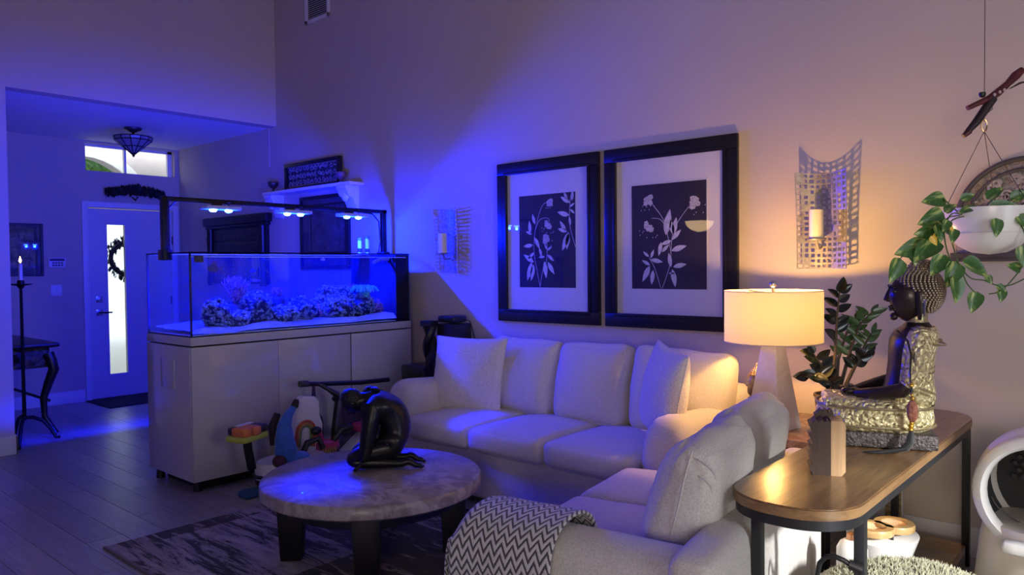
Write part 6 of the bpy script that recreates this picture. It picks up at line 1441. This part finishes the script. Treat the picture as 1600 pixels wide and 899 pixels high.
MB().tube([(-.850, 2.395, .0), (-.848, 2.40, .30), (-.845, 2.40, .455), (-.835, 2.40, .508), (-.815, 2.40, .533), (-.790, 2.40, .540), (-.765, 2.405, .533), (-.742, 2.41, .520)], .008, 10).build('tube', M['black_plastic'], hk, world=True, smooth=True)
MB().tube([(-.750, 2.408, .524), (-.715, 2.42, .512)], [.014, .018], 10).build('joint', M['black_plastic'], hk, world=True, smooth=True)
MB().lathe([(.001, 0), (.06, 0), (.06, .01), (.001, .012)], (-.85, 2.395, 0), 16).build('base_disc', M['black_plastic'], hk, world=True, smooth=True)

# ------------------------------------------------------------------ speaker and twisted column in the corner by the sofa
sp = thing('floor_speaker', 'slim black floor speaker with rounded top in the corner behind the sofa', 'speaker', (-4.20, 4.10, 0))
MB().bx(-4.31, -4.13, 4.00, 4.20, 0, 1.02).build('speaker_body', M['black_plastic'], sp, world=True, bevel=.01)
MB().rbox((-4.22, 4.08, 1.055), (.19, .15, .055), .02, 6).build('tweeter_cap', M['black_plastic'], sp, world=True, smooth=True)
MB().tube([(-4.125, 4.10, 1.055), (-4.085, 4.14, 1.04), (-4.075, 4.18, .9), (-4.075, 4.19, .4)], .004, 6).build('cord', M['black_plastic'], sp, world=True, smooth=True)
tc = thing('twisted_column', 'black twisted wooden column stand beside the floor speaker', 'column', (-4.36, 3.98, 0))
b = MB(); L = []
for s in (0, pi):
    b.tube([(-4.345 + .026 * cos(z_ * 16 + s), 3.96 + .026 * sin(z_ * 16 + s), z_) for z_ in [.68 + i * .0125 for i in range(27)]], .034, 8)
b.build('twisted_shaft', M['black_wood'], tc, world=True, smooth=True)
MB().bx(-4.40, -4.29, 3.905, 4.0, 1.0, 1.045).build('capital', M['black_wood'], tc, world=True, bevel=.006)
bc = MB().bx(-4.585, -4.315, 3.87, 4.18, 0, .69).build('pedestal', M['black_wood'], tc, world=True, bevel=.006)
MB().bx(-4.52, -4.37, 3.862, 3.872, .62, .65).build('pull', M['grey_metal'], bc, world=True)

# ------------------------------------------------------------------ toys in front of the aquarium cabinet
wt = thing('activity_seat', 'white toddler ride on toy with rainbow backrest and side tray', 'toy', (-4.47, 2.78, 0))
WTP = mat('toy_white', (.76, .76, .77), .4, vary=.03)
vs, fs = loft([oval(.075, .14, .22, x0=-4.47), oval(.08, .165, .25, x0=-4.47), oval(.15, .17, .255, x0=-4.47), oval(.185, .155, .24, x0=-4.47), oval(.19, .12, .19, x0=-4.47)]); vs = [(x, y + 2.80, z) for x, y, z in vs]
MB().add(vs, fs).build('seat_shell', WTP, wt, world=True, smooth=True, ang=50)
b = MB(); b.tube([(-4.47 + .172 * cos(a), 2.80 + .257 * sin(a), .105) for a in [2 * pi * i / 40 for i in range(41)]], .012, 6, caps=False); b.build('bumper', M['black_plastic'], wt, world=True, smooth=True)
for x_, y_ in ((-4.36, 2.64), (-4.36, 2.96), (-4.58, 2.64), (-4.58, 2.96)): MB().cyl((x_ - .012, y_, .04), (x_ + .012, y_, .04), .04, n=16).build('wheel', M['black_plastic'], wt, world=True, smooth=True)
TB = Matrix.Translation((-4.53, 2.915, .18)) @ Matrix.Rotation(R(-8), 4, 'X') @ Matrix.Rotation(R(90), 4, 'Z') @ Matrix.Rotation(R(90), 4, 'X')
bp = [(-.125, 0), (.125, 0), (.14, .10), (.135, .20), (.10, .27), (.085, .36), (.05, .395), (-.05, .395), (-.085, .36), (-.10, .27), (-.135, .20), (-.14, .10)]
MB().prism(bp, -.03, .03, TB).build('backrest', WTP, wt, world=True, bevel=.012)
for r_, nm, cl in ((.075, 'rainbow_red', (.50, .10, .05)), (.058, 'rainbow_orange', (.52, .26, .08)), (.041, 'rainbow_green', (.20, .28, .12))):
    MB().tube([TB @ Vector((r_ * cos(R(a)), .15 + r_ * sin(R(a)), .032)) for a in range(0, 181, 12)] , .0095, 6).tube([TB @ Vector((-r_, .15, .032)), TB @ Vector((-r_, .05, .032))], .0095, 6).tube([TB @ Vector((r_, .15, .032)), TB @ Vector((r_, .05, .032))], .0095, 6).build('rainbow_arc', mat(nm, cl, .5), wt, world=True, smooth=True)
MB().tube([(-4.45, 2.50, .17), (-4.45, 2.475, .30), (-4.44, 2.465, .36)], .028, 10).build('tray_post', M['black_plastic'], wt, world=True, smooth=True)
TR = Matrix.Translation((-4.43, 2.46, .39)) @ Matrix.Rotation(R(20), 4, 'Z')
b = MB(); b.rbox((0, 0, 0), (.16, .23, .045), .018, 8, T=TR); b.build('tray_base', mat('toy_lime', (.48, .55, .07), .45), wt, world=True, smooth=True)
b = MB(); b.rbox((0, .01, .045), (.155, .21, .05), .014, 8, T=TR); b.build('tray_top', mat('toy_dark_grey', (.03, .032, .04), .5), wt, world=True, smooth=True)
for x_, y_ in ((.030, -.082), (.040, -.008)): MB().rbox((x_, y_, .046), (.115, .070, .060), .016, 6, T=TR).build('orange_button', mat('toy_orange', (.72, .20, .04), .45) if 'toy_orange' not in bpy.data.materials else bpy.data.materials['toy_orange'], wt, world=True, smooth=True)
MB().bx(-.06, -.02, -.05, .09, .068, .074, TR).build('tray_sticker', WTP, wt, world=True)
MB().tube([(-4.43, 2.86, .20), (-4.43, 2.90, .27), (-4.40, 2.97, .29), (-4.38, 2.99, .22)], .022, 8).build('handlebar', M['black_plastic'], wt, world=True, smooth=True)
bt = thing('blue_plush_toy', 'blue plush toy with dark tips lying on the toddler seat', 'toy', (-4.33, 2.70, .17))
BLU = mat('plush_blue', (.05, .20, .72), .8, vary=.3, vscale=16, sheen=.4, bump=(90, .5))
MB().tube([(-4.36, 2.69, .19), (-4.355, 2.69, .26), (-4.37, 2.69, .35), (-4.39, 2.705, .43), (-4.40, 2.74, .49), (-4.40, 2.785, .540)], [.060, .076, .062, .046, .030, .020], 14).build('body', BLU, bt, world=True, smooth=True)
MB().tube([(-4.40, 2.785, .535), (-4.40, 2.80, .57), (-4.40, 2.805, .585)], [.026, .021, .012], 10).build('dark_tip', M['black_plastic'], bt, world=True, smooth=True)
b = MB(); b.ell((-4.32, 2.62, .215), (.05, .045, .04), 14, 8); b.build('paw', mat('plush_maroon', (.07, .02, .04), .8), bt, world=True, smooth=True, ang=180)
b = MB(); b.ell((-4.31, 2.76, .215), (.055, .075, .042), 14, 8); b.build('leg', BLU, bt, world=True, smooth=True, ang=180)
MB().tube([(-4.44, 2.66, .30), (-4.45, 2.65, .42), (-4.45, 2.69, .50)], [.03, .028, .022], 10).build('dark_arm', mat('plush_dark', (.03, .02, .03), .8), bt, world=True, smooth=True)
# pink scooter toy
ps_ = thing('pink_toy_scooter', 'pink toy scooter with black grips leaning against the cabinet', 'toy', (-4.50, 3.10, 0))
PK = mat('toy_pink', (.55, .06, .20), .45, vary=.15)
MB().rbox((-4.50, 3.10, .21), (.11, .17, .07), .025, 8).build('body', PK, ps_, world=True, smooth=True)
MB().tube([(-4.50, 3.07, .22), (-4.48, 3.03, .30), (-4.47, 2.99, .33)], .022, 8).build('neck', PK, ps_, world=True, smooth=True)
MB().ell((-4.45, 2.985, .335), (.035, .04, .03), 12, 8).build('grip', M['black_plastic'], ps_, world=True, smooth=True, ang=180)
MB().tube([(-4.46, 3.13, .24), (-4.45, 3.19, .31), (-4.44, 3.27, .315)], [.02, .032, .032], 10).build('grip', M['black_plastic'], ps_, world=True, smooth=True)
for y_ in (3.03, 3.19): MB().cyl((-4.53, y_, .075), (-4.47, y_, .075), .075, n=20).build('wheel', M['black_plastic'], ps_, world=True, smooth=True)
for i in range(6): MB().tube([(-4.45, 3.035 + i * .02, .20), (-4.42, 3.035 + i * .021, .10)], .006, 5).build('streamer', mat('streamer_gold', (.55, .36, .10), .4, .4) if 'streamer_gold' not in bpy.data.materials else bpy.data.materials['streamer_gold'], ps_, world=True)
# white toy slide piece
ws = thing('white_toy_ramp', 'white plastic toy ramp with pink end beside the sofa arm', 'toy', (-4.42, 3.30, 0))
b = MB(); b.add([(-4.52, 3.16, 0), (-4.36, 3.16, 0), (-4.36, 3.40, 0), (-4.52, 3.40, 0), (-4.52, 3.18, .12), (-4.36, 3.18, .12), (-4.36, 3.40, .27), (-4.52, 3.40, .27)], [(0, 3, 2, 1), (4, 5, 6, 7), (0, 1, 5, 4), (1, 2, 6, 5), (2, 3, 7, 6), (3, 0, 4, 7)]); b.build('ramp', WTP, ws, world=True, bevel=.01)
MB().bx(-4.51, -4.37, 3.33, 3.41, .27, .33).build('pink_end', PK, ws, world=True, bevel=.008)
# push handle with strap
ph = thing('stroller_frame', 'black folded stroller frame with purple strap leaning on the cabinet', 'stroller', (-4.60, 3.3, 0))
MB().tube([(-4.55, 2.94, .655), (-4.56, 3.10, .635), (-4.58, 3.45, .60), (-4.60, 3.75, .585)], .017, 10).build('push_bar', M['black_plastic'], ph, world=True, smooth=True)
MB().tube([(-4.55, 2.925, .657), (-4.55, 2.99, .652)], .023, 10).build('grip', M['grey_plastic'], ph, world=True, smooth=True)
MB().tube([(-4.55, 3.08, .64), (-4.52, 3.14, .595), (-4.49, 3.19, .555), (-4.52, 3.20, .52)], [.014, .016, .024, .028], 10).build('hinge_arm', M['black_plastic'], ph, world=True, smooth=True)
for y_ in (3.22, 3.62): MB().tube([(-4.53, y_, .53), (-4.56, y_ - .02, .28), (-4.60, y_, .05)], .013, 8).build('leg', M['black_plastic'], ph, world=True, smooth=True)
for y_ in (3.22, 3.62): MB().cyl((-4.62, y_, .05), (-4.57, y_, .05), .05, n=18).build('wheel', M['black_plastic'], ph, world=True, smooth=True)
PUR = mat('purple_cloth', (.045, .016, .09), .85, vary=.3, sheen=.3)
MB().tube([(-4.545, 3.035, .64), (-4.54, 3.03, .52), (-4.545, 3.035, .43), (-4.55, 3.04, .36)], [.010, .024, .028, .014], 8, flat=.3).build('strap', PUR, ph, world=True, smooth=True)
MB().rbox((-4.57, 3.44, .36), (.05, .30, .30), .02, 8, nz=.01).build('fabric_seat', PUR, ph, world=True, smooth=True)
bg_ = thing('purple_bag', 'small dark purple cloth bag standing behind the pink toy', 'bag', (-4.63, 3.07, 0))
MB().rbox((-4.63, 3.08, .20), (.08, .15, .40), .03, 8, nz=.012).build('pouch', PUR, bg_, world=True, smooth=True)
MB().tube([(-4.62, 3.03, .40), (-4.61, 3.05, .45), (-4.61, 3.10, .45), (-4.62, 3.13, .40)], .006, 6).build('handle', PUR, bg_, world=True, smooth=True)
sl = tag(MB().rbox((-4.43, 2.52, .022), (.11, .22, .044), .02, 8, T=None).build('blue_slipper', mat('slipper_blue', (.015, .09, .22), .7), smooth=True), 'flat blue toy piece lying on the planks before the cabinet', 'toy')

# lamp seen mirrored in the print glass: warm bowl pendant in the room behind the camera
BX, BY, BZ = -4.73, -.66, 2.02
bw = thing('bowl_pendant', 'warm lit alabaster bowl pendant mirrored in the glass of the print nearer the lamp', 'lamp', (BX, BY, BZ - .12))
ALB = mat('lit_alabaster', (.9, .75, .5), .5, emit=(1.0, .66, .30, 6.5))
MB().lathe([(.001, -.125), (.06, -.118), (.12, -.09), (.165, -.045), (.185, 0), (.19, .012), (.18, .01), (.155, -.04), (.001, -.10)], (BX, BY, BZ), 32).build('bowl', ALB, bw, world=True, smooth=True)
MB().cyl((BX, BY, BZ - .1), (BX, BY, ZT), .012).build('stem', M['brass'], bw, world=True, smooth=True)
MB().lathe([(.001, 0), (.06, 0), (.05, -.03), (.001, -.04)], (BX, BY, ZT), 18).build('canopy', M['brass'], bw, world=True, smooth=True)
